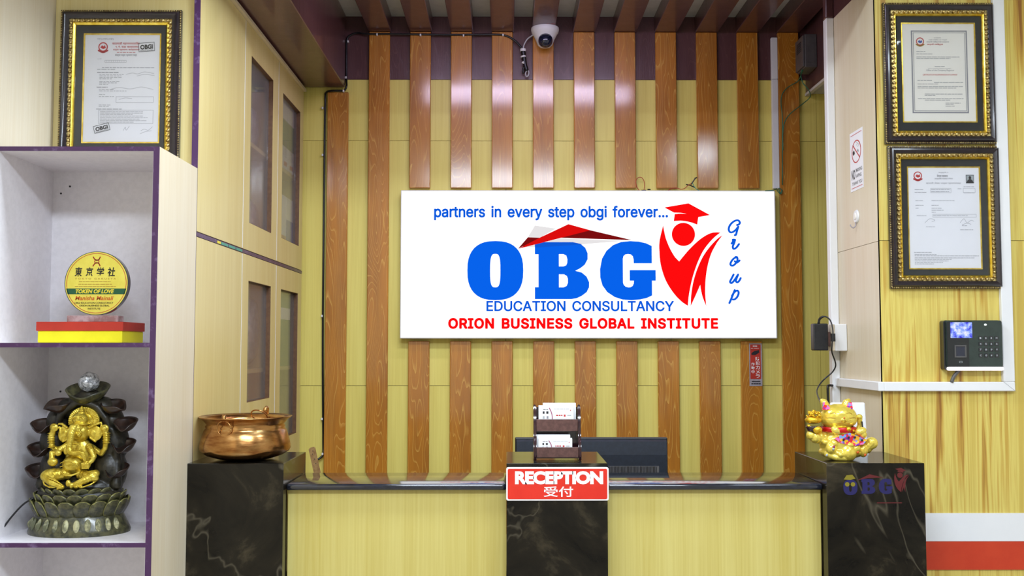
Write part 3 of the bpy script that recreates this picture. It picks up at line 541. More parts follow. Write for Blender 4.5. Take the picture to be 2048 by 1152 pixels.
# box files behind the glass
def boxfile(lab, px0, px1, pyt, pyb, bands, X, grp):
    a = PX(px0, pyt, X); b = PX(px1, pyb, X); z1 = a.z; z0 = PX((px0+px1)/2, pyb, X).z
    t = thing('box_file', lab, 'file', (X-.1, (a.y+b.y)/2, z0), grp)
    obj('casing', ibox(X-.24, X-.001, a.y, b.y, z0, z1, bev=.002, seg=1), 'plastic_white', t)
    for f0, f1, mt in bands:
        obj('spine_band', ibox(X-.001, X+.0004, a.y+.001, b.y-.001, z1-(z1-z0)*f1, z1-(z1-z0)*f0), mt, t)
    s = Surf((X+.0006, b.y, z1), (0, -1, 0), (0, 0, -1), (1, 0, 0)); w_ = b.y-a.y
    bm = BM(); h = z1-z0
    text(bm, Surf((X+.0006, b.y, z1), (0, 0, -1), (0, -1, 0), (1, 0, 0)), 'CLEAR FILE', h*.55, h*.8, w_*.3, w_*.6)
    obj('lettering', bm, 'ink_blue', t)
    bm = BM(); rect(bm, s, w_*.2, w_*.7, h*.88, h*.94); obj('badge', bm, 'ink_red', t)
XF = XC-.026
us = PX(515, 299, XC-.03).z+.0085; ls = PX(515, 741, XC-.03).z+.0085
def yat(px, X, py=300): return PX(px, py, X).y
def file2(lab, px0, px1, z0, h, bands):
    y0, y1 = yat(px0, XF), yat(px1, XF)
    t = thing('box_file', lab, 'file', (XF-.1, (y0+y1)/2, z0))
    obj('casing', ibox(XF-.24, XF-.001, y0, y1-.002, z0, z0+h, bev=.002, seg=1), 'plastic_white', t)
    for f0, f1, mt in bands: obj('spine_band', ibox(XF-.001, XF+.0004, y0+.001, y1-.003, z0+h*(1-f1), z0+h*(1-f0)), mt, t)
    w_ = y1-.002-y0
    bm = BM(); text(bm, Surf((XF+.0008, y1-.002, z0+h), (0, 0, -1), (0, -1, 0), (1, 0, 0)), 'CLEAR FILE', h*.60, h*.84, w_*.35, w_*.62); obj('lettering', bm, 'ink_blue', t)
    bm = BM(); rect(bm, Surf((XF+.0008, y1-.002, z0+h), (0, -1, 0), (0, 0, -1), (1, 0, 0)), w_*.25, w_*.75, h*.9, h*.96); obj('badge', bm, 'ink_red', t)
file2('white box file with green spine behind glass, nearer one on the upper shelf', 565.5, 576.5, us, .30, [(.30, .68, 'file_green')])
file2('white box file with green spine behind glass, second one beside the far wall', 577, 588.3, us, .30, [(.30, .68, 'file_green')])
ub = cz+.0165
file2('white and orange box file on the upper cabinet floor', 565, 574, ub, .29, [(.60, .95, 'file_orange')])
file2('white box file with blue spine band on the upper cabinet floor', 574.6, 588.3, ub, .29, [(.34, .78, 'file_blue')])
for (a, b, z0, h, lab) in ((500, 531, us, .2, 'wrapped grey bundle on the upper shelf behind the glass door'), (500, 531, ub, .24, 'wrapped grey bundle on the cabinet floor below the shelf'),
                           (502, 538, ls, .30, 'wrapped grey bundle behind the lower glass door')):
    y0, y1 = yat(a, XF-.03), yat(b, XF-.03)
    bm = BM()
    ell(bm, (XF-.16, (y0+y1)/2, z0+h/2), (.13, (y1-y0)/2, h/2)); 
    for v in bm.verts:
        q = v.co - Vector((XF-.16, (y0+y1)/2, z0+h/2))
        q = Vector((math.copysign(abs(q.x/.13)**.5*.13, q.x), math.copysign(abs(q.y/((y1-y0)/2))**.5*(y1-y0)/2, q.y), math.copysign(abs(q.z/(h/2))**.5*h/2, q.z)))
        v.co = Vector((XF-.16, (y0+y1)/2, z0+h/2))+q
    tag(obj('wrapped_bundle', bm, 'plastic_wrap', smooth=True), lab, 'bundle')
for a, b, lab in ((562, 585, 'green folder standing behind the far lower glass door'), (491, 500.5, 'green folder at the edge of the nearer lower glass door')):
    y0, y1 = yat(a, XF), yat(b, XF)
    t = thing('folder', lab, 'folder', (XF-.1, (y0+y1)/2, ls))
    obj('cover', ibox(XF-.23, XF, y0, y1, ls, ls+.31, bev=.002, seg=1), 'folder_green', t)
    bm = BM(); box(bm, XF-.22, XF+.0006, y0+.01, y1-.01, ls+.20, ls+.25); obj('label_plate', bm, 'paper', t)

# ================================================================== OPEN SHELF UNIT
SY0, SY1 = 2.682, 3.012; st = EYE+.5364
su = thing('open_shelf', 'open white shelf unit with purple edges against the left wall', 'shelf', ((XW+XC)/2, 2.85, 0))
tk = .016; bt = .012
obj('side_panel', ibox(XC-tk, XC, SY0+.001, SY1, 0, st), ['oak_pale'], su, label='pale laminate outer side panel')
obj('side_lining', ibox(XC-tk-.001, XC-tk, SY0+.001, SY1-.006, .01, st-bt), 'shelf_white', su, label='white inner face')
obj('side_panel', ibox(XW+.001, XW+tk, SY0+.001, SY1, 0, st), 'shelf_white', su)
obj('back_panel', ibox(XW+tk, XC-tk-.001, SY1-.006, SY1, 0, st-bt), 'shelf_white', su)
tops = [st, EYE+.0106, EYE-.5133, EYE-1.03]
for k, z in enumerate(tops):
    obj('shelf_board', ibox(XW+tk if k else XW+.001, XC-tk-.001 if k else XC-tk, SY0+.001, SY1-.006 if k else SY1, z-bt, z), 'shelf_white', su)
    obj('edge_band', ibox(XW+tk if k else XW+.001, XC-tk if k else XC-tk, SY0-.0005, SY0+.001, z-bt, z), 'purple_edge', su, label='purple edge band')
obj('edge_band', ibox(XC-tk, XC, SY0-.0005, SY0+.001, 0, st), 'purple_edge', su, label='purple edge band')
obj('edge_band', ibox(XW+.001, XW+tk, SY0-.0005, SY0+.001, 0, st-bt), 'purple_edge', su, label='purple edge band')
for px, py in ((122, 387), (140, 373), (121, 783)):
    p = PY(px, py, SY1-.006); obj('drill_hole', cone(BM(), (p.x, SY1-.0068, p.z), (p.x, SY1-.0061, p.z), .003, .003, 10), 'ink_black', su)

# ================================================================== PICTURES
def framering(bm, s, u0, u1, v0, v1, prof, mi=0):
    """mitred moulding swept round a rectangle; prof = (inset, height) in surf units / metres"""
    rings = [[bm.verts.new(s.p(u0+i, v0+i, h)), bm.verts.new(s.p(u1-i, v0+i, h)), bm.verts.new(s.p(u1-i, v1-i, h)), bm.verts.new(s.p(u0+i, v1-i, h))] for i, h in prof]
    for a, b in zip(rings, rings[1:]):
        for k in range(4): bm.faces.new((a[k], a[(k+1) % 4], b[(k+1) % 4], b[k])).material_index = mi
    return bm
def picture(lab, cx, cy_, hw, hh, Y, ins, paper, paper_mat, lean_px):
    s = front_surf(cx, cy_, Y); s.lean = 0; k = s.k; D = k
    u0, u1, v0, v1 = cx-hw, cx+hw, cy_-hh, cy_+hh
    t = thing('framed_certificate', lab, 'picture', s.p(cx, v1, 0))
    i0, i1, i2, i3 = ins
    bm = BM(); framering(bm, s, u0, u1, v0, v1, [(0, 0), (0, .012), (3.2, .014), (4, .018), (6, .022), (9, .023), (13, .019), (i0, .016), (i0, 0)]); obj('frame_moulding', bm, 'frame_dark', t, smooth='auto')
    bm = BM(); framering(bm, s, u0+i1, u1-i1, v0+i1, v1-i1, [(0, 0), (0, .016), (1.2, .018), (i2-i1-1, .013), (i2-i1, .007), (i2-i1, 0)]); obj('gold_slip', bm, 'gold_bright', t, smooth='auto')
    bm = BM(); rect(bm, s, u0+i2-1, u1-i2+1, v0+i2-1, v1-i2+1, .005); obj('mount', bm, 'mat_black', t, label='black mount board')
    a, b, c, d = paper
    bm = BM(); framering(bm, s, a-i3, b+i3, c-i3, d+i3, [(0, .0052), (.4, .0075), (i3-.4, .0075), (i3, .0055)]); obj('inner_slip', bm, 'gold_bright', t)
    obj('glass_pane', box(BM(), s.p(u0+i2, 0).x, s.p(u1-i2, 0).x, Y-.0125, Y-.0115, s.p(0, v1-i2).z, s.p(0, v0+i2).z), 'picture_glass', t)
    # bead rows
    def beads(inset, pitch, r, h, mt):
        bm = BM(); W = (u1-u0-2*inset); H = (v1-v0-2*inset)
        nu = int(W/pitch); nv = int(H/pitch)
        pts = [(u0+inset+W*(q+.5)/nu, vv) for q in range(nu) for vv in (v0+inset, v1-inset)] + [(uu, v0+inset+H*(q+.5)/nv) for q in range(nv) for uu in (u0+inset, u1-inset)]
        for u, v in pts: ell(bm, s.p(u, v, h), r*k, sub=1)
        o = obj('bead_row', bm, mt, t, smooth=True); o['kind'] = 'stuff'
    beads((i0+i1)/2, (i1-i0)*1.35, (i1-i0)*.48, .016, 'gold_leaf'); beads(1.8, 3.4, 1.45, .0135, 'gold_leaf')
    bm = BM(); framering(bm, s, u0+i0, u1-i0, v0+i0, v1-i0, [(0, .0), (0, .012), (i1-i0, .012), (i1-i0, 0)]); obj('bead_bed', bm, 'gold_leaf', t)
    bm = BM(); rect(bm, s, a, b, c, d, .0058); pp = obj('certificate_sheet', bm, paper_mat, t)
    OFF[pp.name] = OFF[t.name]
    return t, s, pp
def emblem(bm, s, u, v, r, n=.0066, m1=0, m2=0, m3=0):
    ringf(bm, s, u, v, r, r, r*.22, n, mi=m1); 
    flat(bm, s, [[(u-r*.6, v+r*.1), (u-r*.2, v-r*.35), (u+r*.1, v-r*.1), (u+r*.35, v-r*.4), (u+r*.6, v+r*.2), (u, v+r*.45)]], n, m2)
    stroke(bm, s, [(u-r*.95, v+r*.75), (u, v+r*1.15), (u+r*.95, v+r*.75)], r*.3, n, m3)
# left picture standing on the shelf unit
YP = 3.022
t, s, pp = picture('framed red-headed certificate standing on top of the open shelf', 242.5, 175, 120.5, 153, YP, (18, 25, 31, 3.4), (170, 319, 71, 284), 'paper', 0)
bm = BM(); n = .0064
text(bm, s, 'काठमाडौं महानगरपालिका', 224, 279, 85, 91, n, .01); text(bm, s, '९ नं. वडा कार्यालय', 231, 277, 92, 98, n, .01); text(bm, s, 'दर्ता प्रमाण कार्यालय', 226, 279, 99, 103, n, .008)
scribble(bm, s, 234, 272, 106, 1, n, 0, (3, 8)); emblem(bm, s, 206, 95, 9.5, n)
obj('red_print', bm, 'ink_red', pp)
bm = BM(); text(bm, s, 'संस्था दर्ता प्रमाण पत्र', 230, 274, 109, 114, n, .02)
text(bm, s, '०१५-०७५-०६५', 194, 227, 77, 81, n); text(bm, s, 'दर्ता मिति', 195, 204, 118, 120, n)
for y in (136.5, 140): scribble(bm, s, 205 if y < 138 else 195, 309 if y < 138 else 231, y, .9, n)
scribble(bm, s, 195, 238, 146, 1.4, n, 0, (6, 12), 1)
for y, e in ((150, 250), (153, 244), (156, 245), (159, 225), (164, 240), (167, 235), (170, 218)): scribble(bm, s, 200, e, y, .8, n, 0, (3, 8))
scribble(bm, s, 195, 217, 175.5, 1.3, n, 0, (6, 10), 1)
for y, e in ((180, 230), (183, 255), (190, 212), (194, 230), (211, 224), (214, 222)): scribble(bm, s, 200, e, y, .8, n, 0, (3, 8))
for y in range(224, 248, 3): scribble(bm, s, 203, 303-random.random()*40, y, .7, n, 0, (4, 12), 1)
scribble(bm, s, 195, 246, 219, 1, n)
frame2(bm, s, 200, 309, 221, 248, .5, n); frame2(bm, s, 234, 309, 194, 206, .5, n); frame2(bm, s, 210, 253, 121.5, 126, .4, n)
for q in range(9): rect(bm, s, 214+q*4.3, 214.3+q*4.3, 121.5, 126, n)
for pts in ([(250, 262), (254, 255), (256, 261), (262, 253)], [(285, 262), (292, 259), (300, 261), (308, 254)], [(284, 268), (294, 264), (306, 262)], [(253, 150), (266, 147), (276, 149), (290, 145), (309, 148)], [(275, 153), (290, 150), (310, 152)], [(222, 180), (240, 176), (262, 179), (284, 175), (308, 180)], [(240, 200), (252, 197), (266, 198)]):
    stroke(bm, s, pts, .5, n)
obj('fine_print', bm, 'ink_grey', pp)
def stamp(cx, cy_, ang, w_, h_):
    S2 = Surf(s.p(cx, cy_, .0070), (s.eu*math.cos(ang)+s.ev*math.sin(ang)), (s.ev*math.cos(ang)-s.eu*math.sin(ang)), s.en)
    bm = BM(); frame2(bm, S2, -w_, w_, -h_, h_, .8, 0); text(bm, S2, 'OBGI', -w_*.78, w_*.78, -h_*.55, h_*.5, 0, .04); text(bm, S2, 'EDUCATION CONSULTANCY', -w_*.8, w_*.8, h_*.62, h_*.85, 0)
    return bm
bm = stamp(293, 95, -.08, 16, 9); obj('ink_stamp', bm, 'ink_black', pp); bm = stamp(207, 257, -.25, 16, 7.5); obj('ink_stamp', bm, 'ink_black', pp)
# right, upper picture
YQ = YR-.0015
t, s, pp = picture('upper framed certificate on the right wall, patterned grey border inside', 1877, 148, 111.5, 140.5, YQ, (15, 22, 27, 3), (1805, 1948, 49, 243), 'paper_cream', 0)
bm = BM(); frame2(bm, s, 1822, 1934, 62, 227, 2.4, n); frame2(bm, s, 1826, 1930, 66, 223, 1, n)
text(bm, s, 'गृह मन्त्रालय', 1868, 1882, 76, 78, n); text(bm, s, 'उद्योग वाणिज्य तथा आपूर्ति', 1857, 1895, 79.5, 82, n); text(bm, s, 'कम्पनी रजिष्ट्रारको कार्यालय', 1853, 1898, 83, 87, n)
text(bm, s, 'Office of the Company Registrar', 1851, 1907, 140, 144, n); text(bm, s, 'Ministry of Industry, Commerce and Supplies', 1855, 1901, 137, 139, n)
for a, b, y in ((1832, 1850, 104), (1832, 1864, 109), (1832, 1918, 115), (1832, 1900, 118), (1868, 1888, 134), (1833, 1862, 162), (1866, 1924, 166), (1833, 1874, 169), (1833, 1924, 174), (1833, 1910, 177), (1847, 1922, 189), (1847, 1868, 192), (1833, 1924, 198), (1847, 1898, 201), (1888, 1918, 207), (1888, 1904, 210), (1888, 1906, 213)):
    scribble(bm, s, a, b, y, .9, n, 0, (4, 12), 1)
obj('fine_print', bm, 'ink_grey', pp)
bm = BM(); text(bm, s, 'कम्पनी रजिष्ट्रार', 1854, 1886, 88, 92, n, .015); text(bm, s, 'CERTIFICATE OF INCORPORATION OF COMPANY', 1844, 1913, 149, 152, n)
emblem(bm, s, 1840, 84, 8, n, 0, 1, 2); obj('red_print', bm, ['ink_red', 'ink_blue', 'ink_gold'], pp)
# right, lower picture
t, s, pp = picture('lower framed certificate on the right wall with small portrait photo', 1888, 435, 112, 142, YQ, (15, 22, 27, 3), (1817, 1958, 336, 536), 'paper', 0)
bm = BM()
text(bm, s, 'अनुसूची-१', 1877, 1897, 344, 347, n); text(bm, s, 'नेपाल सरकार', 1874, 1896, 349, 355, n, .01); text(bm, s, 'आन्तरिक राजस्व विभाग', 1869, 1906, 356, 360, n); text(bm, s, 'स्थायी लेखा नम्बर प्रमाणपत्र', 1852, 1922, 365, 369, n)
for a, b, y in ((1829, 1846, 380), (1829, 1854, 385), (1862, 1900, 380), (1862, 1898, 384), (1915, 1924, 378), (1927, 1948, 374), (1927, 1948, 386), (1830, 1845, 402), (1862, 1908, 402), (1830, 1846, 411), (1862, 1876, 411), (1830, 1836, 417), (1862, 1882, 417), (1862, 1886, 421), (1862, 1870, 425), (1832, 1852, 432), (1865, 1934, 432), (1850, 1868, 454), (1922, 1932, 452), (1918, 1944, 460), (1825, 1860, 505), (1826, 1870, 509), (1826, 1954, 512), (1826, 1945, 516), (1826, 1900, 519), (1826, 1893, 522), (1826, 1882, 525), (1826, 1864, 528)):
    scribble(bm, s, a, b, y, .8, n, 0, (3, 10), 1)
frame2(bm, s, 1861, 1902, 377, 386, .4, n); frame2(bm, s, 1926, 1950, 377, 386, .4, n); frame2(bm, s, 1864, 1951, 429, 435, .4, n)
for pts in ([(1848, 446), (1858, 438), (1868, 441), (1862, 444)], [(1918, 446), (1926, 438), (1932, 446), (1940, 441), (1946, 443)], [(1922, 450), (1932, 447), (1940, 449)]): stroke(bm, s, pts, .5, n)
obj('fine_print', bm, 'ink_grey', pp)
bm = BM(); emblem(bm, s, 1836, 352, 8.5, n); obj('red_emblem', bm, 'ink_red', pp)
bm = BM(); rect(bm, s, 1932, 1948, 350, 367, n); rect(bm, s, 1933, 1947, 351, 366, n+.0002, 1)
flat(bm, s, [[(1933, 366), (1935, 361), (1938, 359), (1942, 359), (1945, 361), (1947, 366)]], n+.0004, 0); disc(bm, s, 1940, 356, 2.6, 3.4, n+.0004, mi=0); obj('portrait_photo', bm, ['ink_black', 'ink_silver'], pp)

# ================================================================== RECEPTION COUNTER
ZB = EYE-.3401; PF, PB = 2.969, 3.296
def pillar(lab, x0, x1):
    return tag(obj('stone_pillar', ibox(x0, x1, PF, PB, 0, ZB, bev=.0015, seg=1), 'marble'), lab, 'pillar')
pl0, pl1 = PY(370, 930, PF).x, PY(567, 930, PF).x
pm0, pm1 = PY(1013, 930, PF).x, PY(1215, 930, PF).x
pr0, pr1 = PY(1653, 930, PF).x, PY(1849, 930, PF).x
pr1 = max(pr1, pr0+.28)
pillar('dark marble pillar at the left end of the counter under the brass pot', pl0, pl1)
pillar('dark marble pillar in the middle of the counter behind the red plate', pm0, pm1)
rp = pillar('dark marble pillar at the right end of the counter under the golden cat', pr0, pr1)
ZW = EYE-.404
rc = thing('reception_counter', 'yellow oak reception counter front with black polished worktop', 'counter', ((pl1+pr0)/2, 3.15, 0))
for a, b in ((pl1+.0006, pm0-.0006), (pm1+.0006, pr0-.0006)):
    obj('front_panel', ibox(a+.003, b-.003 if b > .5 else b, 3.022, 3.04, 0, ZW-.0195), 'oak_counter', rc)
    obj('worktop', ibox(a, b, 3.0, 3.275, ZW-.019, ZW, bev=.007, seg=3), 'worktop_black', rc, smooth='auto', label='black polished worktop with rounded edge')
# faded company mark on the right pillar
s = front_surf(1750, 1000, PF-.0002)
u = lambda x: 1640+x/5.19
v = lambda y: 930+y/5.19
bm = BM(); e = 24
def sup(cx, cy_, rx, ry, k=40, p=2.5): return [(cx+rx*math.copysign(abs(math.cos(2*math.pi*i/k))**(2/p), math.cos(2*math.pi*i/k)), cy_+ry*math.copysign(abs(math.sin(2*math.pi*i/k))**(2/p), math.sin(2*math.pi*i/k))) for i in range(k)]
OB_O = [sup(582, 586, 460, 486), sup(581, 587, 84, 275, p=3.2)]
OB_B = [[(80, 118), (700, 118), (830, 145), (910, 210), (948, 300), (948, 400), (900, 490), (830, 545), (745, 590), (850, 618), (930, 685), (972, 780), (970, 860), (930, 940), (850, 1000), (770, 1038), (680, 1055), (80, 1055), (80, 860), (140, 860), (140, 318), (80, 318)],
        [(475, 315), (550, 315), (598, 340), (615, 400), (612, 460), (595, 500), (550, 518), (475, 518)], [(475, 648), (560, 648), (605, 675), (622, 720), (622, 790), (600, 840), (550, 862), (475, 862)]]
OB_G = [[(935, 180), (840, 135), (720, 108), (580, 100), (430, 115), (300, 165), (190, 260), (115, 390), (82, 560), (85, 700), (120, 830), (200, 940), (320, 1020), (450, 1062), (600, 1072), (740, 1060), (850, 1035), (935, 995), (935, 752), (997, 752), (997, 578), (570, 578), (570, 752), (638, 752), (635, 800), (615, 840), (580, 860), (545, 862), (500, 850), (470, 820), (458, 780), (458, 390), (470, 345), (500, 320), (545, 313), (590, 320), (622, 350), (635, 400), (637, 466), (935, 466)]]
def cr(pts, k=5): return [(p.x, p.y) for p in smoothpath([Vector((a, b, 0)) for a, b in pts], k)]
BODY = cr([(138, 283), (100, 440), (97, 560), (112, 700), (160, 850), (240, 980), (320, 1065), (383, 1108)]) + cr([(384, 1100), (392, 1020), (410, 920), (440, 800), (490, 660), (550, 540), (620, 450), (680, 392), (726, 358)])[1:] + cr([(690, 355), (640, 360), (580, 385), (500, 440), (400, 535), (298, 655)]) + cr([(292, 648), (250, 600), (205, 520), (165, 420), (145, 330)])
LEGS = cr([(748, 383), (690, 425), (610, 510), (540, 610), (480, 740), (440, 870), (418, 1000), (412, 1110)]) + cr([(416, 1102), (460, 1010), (512, 895)])[0:] + cr([(516, 930), (530, 1000), (550, 1060), (573, 1112)]) + cr([(570, 1090), (562, 980), (568, 840), (590, 700), (630, 570), (690, 460)])
CAP = [(152, 100), (400, 57), (620, 178), (500, 199), (488, 277), (440, 258), (380, 243), (320, 236), (247, 240), (258, 168), (320, 163), (380, 166), (320, 155), (250, 153)]
def mp(polys, fx, fy): return [[(fx(a), fy(b)) for a, b in p] for p in polys]
def logo(bm, s, O, B, G, P, n, mb, mr):
    for polys, (x, y, k, ky) in ((OB_O, O), (OB_B, B), (OB_G, G)): flat(bm, s, mp(polys, lambda a: x+a*k, lambda b: y+b*ky), n, mb)
    x, y, k = P
    for poly in (BODY, LEGS, CAP): flat(bm, s, mp([poly], lambda a: x+a*k, lambda b: y+b*k), n, mr)
    disc(bm, s, x+345*k, y+377*k, 119*k, n=n, k=36, mi=mr)
# pillar decal: letters at about a quarter of the sign's size
logo(bm, s, (u(225), v(135), 32/1042*1, 34/1072), (u(420), v(125), 30/972, 34/1072), (u(600), v(125), 30/997, 34/1072), (u(752), v(15), 30/650), .0003, 0, 1)
flat(bm, s, [[(u(385), v(160)), (u(520), v(95)), (u(660), v(130)), (u(500), v(135))]], .0004, 1)
rect(bm, s, u(590), u(850), v(388), v(397), .0003, 1)
flat(bm, s, [[(u(250), v(150)), (u(280), v(105)), (u(340), v(100)), (u(372), v(140)), (u(320), v(155))]], .0004, 2)
disc(bm, s, u(285), v(200), 4.5, n=.0005, mi=2); disc(bm, s, u(345), v(200), 4.5, n=.0005, mi=2)
o = obj('faded_company_mark', bm, ['decal_blue', 'decal_red', 'decal_yellow'], rp, label='faded blue and red company letters')
# red reception plate
s = front_surf(1114, 967, PF-.001)
t = thing('reception_plate', 'red plate reading RECEPTION fixed to the middle marble pillar', 'sign', s.p(1114, 1000, 0))
def plate(s, u0, u1, v0, v1, n0, n1, r=0, k=5):
    pts = []
    if r:
        for cx, cy_, a0 in ((u1-r, v0+r, -90), (u1-r, v1-r, 0), (u0+r, v1-r, 90), (u0+r, v0+r, 180)):
            for q in range(k+1): a = math.radians(a0+90*q/k); pts.append((cx+r*math.cos(a), cy_+r*math.sin(a)))
    else: pts = [(u0, v0), (u1, v0), (u1, v1), (u0, v1)]
    bm = BM(); a = [bm.verts.new(s.p(x, y, n0)) for x, y in pts]; b = [bm.verts.new(s.p(x, y, n1)) for x, y in pts]
    bm.faces.new(a); bm.faces.new(b)
    for i in range(len(pts)): bm.faces.new((a[i], a[(i+1) % len(pts)], b[(i+1) % len(pts)], b[i]))
    return bm
obj('backing', plate(s, 1012.5, 1217, 934, 1000.5, 0, .006, 4), 'ink_white', t, label='white rimmed backing')
obj('red_face', plate(s, 1015.5, 1214, 937, 997.5, .0061, .0068, 3), 'red_sign', t)
bm = BM(); text(bm, s, 'RECEPTION', 1030, 1206, 941.5, 968, .0072, .055, space=.94); text(bm, s, '受付', 1087, 1146, 972, 993, .0072, .012); obj('lettering', bm, 'ink_white', t)

# ---- inner desk and monitor
idk = thing('inner_desk', 'low inner desk hidden behind the counter carrying the monitor', 'desk', (.1, 3.6, 0))
obj('desk_top', ibox(-.62, .9, 3.31, 3.95, .75, .775), 'oak_counter', idk)
for x in (-.6, .86): obj('leg', ibox(x, x+.025, 3.33, 3.93, 0, .7495), 'oak_counter', idk)
YM = 3.62
a, b = PY(1030, 876, YM), PY(1337, 876, YM); s = front_surf(1184, 920, YM)
mo = thing('computer_monitor', 'back of a black computer monitor standing behind the counter', 'monitor', (s.p(1184, 0).x, YM+.05, .775))
zt_, zb0 = s.p(0, 876).z, .86
bm = BM(); box(bm, a.x, b.x, YM+.02, YM+.045, zb0, zt_, bev=.004)
obj('screen_bezel', bm, 'black_plastic', mo)
bm = BM(); pr = [(YM+.02, zt_-.006), (YM+.004, zt_-.012), (YM, zt_-.06), (YM, zt_-.13), (YM+.018, zt_-.17), (YM+.02, zb0+.01)]
vs0 = [bm.verts.new((a.x+.006, y, z)) for y, z in pr]; vs1 = [bm.verts.new((b.x-.006, y, z)) for y, z in pr]
for i in range(5): bm.faces.new((vs0[i], vs0[i+1], vs1[i+1], vs1[i]))
bm.faces.new(vs0); bm.faces.new(vs1); obj('rear_shell', bm, 'monitor_plastic', mo, smooth=False)
bm = BM()
for q in range(34):
    x = s.p(1216+q*2.9, 0).x; box(bm, x, x+.0022, YM-.002, YM+.0045, s.p(0, 946).z, s.p(0, 933).z)
o = obj('vent_slots', bm, 'black_gloss', mo)
bm = BM(); box(bm, s.p(1216, 0).x, s.p(1318, 0).x, YM-.001, YM+.03, s.p(0, 948).z, s.p(0, 932).z); obj('vent_band', bm, 'box_grey', mo)
obj('stand_neck', ibox(mo.location.x-.03, mo.location.x+.03, YM+.03, YM+.05, .783, .9, bev=.004), 'black_plastic', mo)
obj('stand_foot', lathe(BM(), [(.115, 0), (.115, .005), (.08, .009)], (mo.location.x, YM+.04, .775), 40, 1, .8), 'black_plastic', mo)
# stick and cable left of it
YS = 3.40
bm = BM(); A = PY(623, 895, YS); B = PY(633, 940, YS); dr = (B-A).normalized(); Bt = A+dr*((A.z-.776)/-dr.z)
sd = Vector((0, 1, 0)).cross(dr).normalized()
for z in (0,):
    pts = [A+sd*-.011+dr*.004, A+sd*-.007, A+sd*.006, A+sd*.011+dr*.005, Bt+sd*.011, Bt+sd*-.011]
    f0 = [bm.verts.new(p) for p in pts]; f1 = [bm.verts.new(p+Vector((0, .006, 0))) for p in pts]
    bm.faces.new(f0); bm.faces.new(f1)
    for i in range(6): bm.faces.new((f0[i], f0[(i+1) % 6], f1[(i+1) % 6], f1[i]))
t = thing('wooden_stick', 'flat wooden stick with pin holes leaning behind the worktop near the pot', 'stick', Bt)
obj('blade', bm, 'stick_wood', t)
bm = BM()
for q in (.012, .022, .04, .055): p = A+dr*q+sd*(.004*math.sin(q*300)); cone(bm, p+Vector((0, -.0008, 0)), p+Vector((0, .0005, 0)), .0014, .0014, 8)
obj('pin_holes', bm, 'ink_black', t)

# ================================================================== BRASS POT
K = 3.085/2014.8; pc = Vector(((495-1013.5)*K, 3.088, ZB))
pot = thing('brass_pot', 'wide brass pot with two ring handles on the left marble pillar', 'pot', pc)
prof = [(0, 0), (30, 0), (55, 3), (74, 9), (85, 16), (88.5, 22), (87, 34), (82.5, 50), (79.5, 58), (76, 62), (77.5, 66), (74.5, 69), (77, 72), (80, 76), (84, 80), (89, 83), (90.5, 84.5), (89, 85.5), (82, 82), (76, 78), (72, 73), (72, 66), (76, 58), (83, 36), (85, 25), (80, 17), (60, 8), (0, 6)]
bm = lathe(BM(), [(max(r, .01)*K, z*K) for r, z in prof], pc, 64, cap=False); obj('bowl', bm, 'brass', pot, smooth=True)
def ringat(c, R, nrm, r=.0022):
    bm = BM(); n = Vector(nrm).normalized(); a = n.cross(Vector((0, 0, 1))).normalized(); b = n.cross(a)
    pts = [c+(a*math.cos(t)+b*math.sin(t))*R for t in [2*math.pi*i/28 for i in range(29)]]
    return tube(bm, pts, r, 8, 0)
lug = PY(449, 839, 2.972); 
obj('handle_lug', tube(BM(), [lug+Vector((-.006, .02, .006)), lug+Vector((-.002, .0, .009)), lug+Vector((0, -.006, .001)), lug+Vector((.001, .0, -.006))], .006, 8), 'brass', pot, smooth=True)
obj('ring_handle', ringat(lug+Vector((0, -.004, -.026)), .022, (.25, 1, .1)), 'brass', pot, smooth=True)
lug2 = PY(532, 820, 3.185)
obj('handle_lug', tube(BM(), [lug2+Vector((.0, .01, -.012)), lug2+Vector((.002, .004, .006)), lug2+Vector((0, -.008, .004)), lug2+Vector((-.002, -.01, -.008))], .0065, 8), 'brass', pot, smooth=True)
obj('ring_handle', ringat(lug2+Vector((-.016, -.02, -.016)), .026, (.2, .75, .8)), 'brass', pot, smooth=True)

# ================================================================== CARD HOLDER
s = front_surf(1115, 865, 3.03)
ch = thing('card_holder', 'two tier dark wooden card holder on the middle pillar', 'holder', (s.p(1115, 0).x, 3.08, ZB))
x0, x1 = s.p(1067.5, 0).x, s.p(1163, 0).x
zT = s.p(0, 811).z
def sidep(xa, xb):
    prof = [(3.035, ZB), (3.03, ZB+.012), (3.034, ZB+.03), (3.038, ZB+.055), (3.052, ZB+.065), (3.056, ZB+.085), (3.054, ZB+.10), (3.06, ZB+.125), (3.072, zT-.008), (3.082, zT), (3.094, zT-.004), (3.10, zT-.02), (3.11, ZB+.08), (3.125, ZB)]
    bm = BM(); a = [bm.verts.new((xa, y, z)) for y, z in prof]; b = [bm.verts.new((xb, y, z)) for y, z in prof]
    bm.faces.new(a); bm.faces.new(b)
    for i in range(len(prof)): bm.faces.new((a[i], a[(i+1) % len(prof)], b[(i+1) % len(prof)], b[i]))
    bmesh.ops.bevel(bm, geom=[e for e in bm.edges if abs(e.verts[0].co.x-e.verts[1].co.x) < 1e-6], offset=.0018, segments=2, affect='EDGES')
    return bm
obj('side_panel', sidep(x0, x0+.0085), 'dark_red_gloss', ch, smooth='auto'); obj('side_panel', sidep(x1-.0085, x1), 'dark_red_gloss', ch, smooth='auto')
zr = [s.p(0, q).z for q in (840, 864, 895, 917)]
obj('front_rail', ibox(x0+.0087, x1-.0087, 3.058, 3.064, zr[1], zr[0], bev=.001, seg=1), 'holder_wood', ch)
obj('front_rail', ibox(x0+.0087, x1-.0087, 3.036, 3.042, zr[3]+.002, zr[2], bev=.001, seg=1), 'holder_wood', ch)
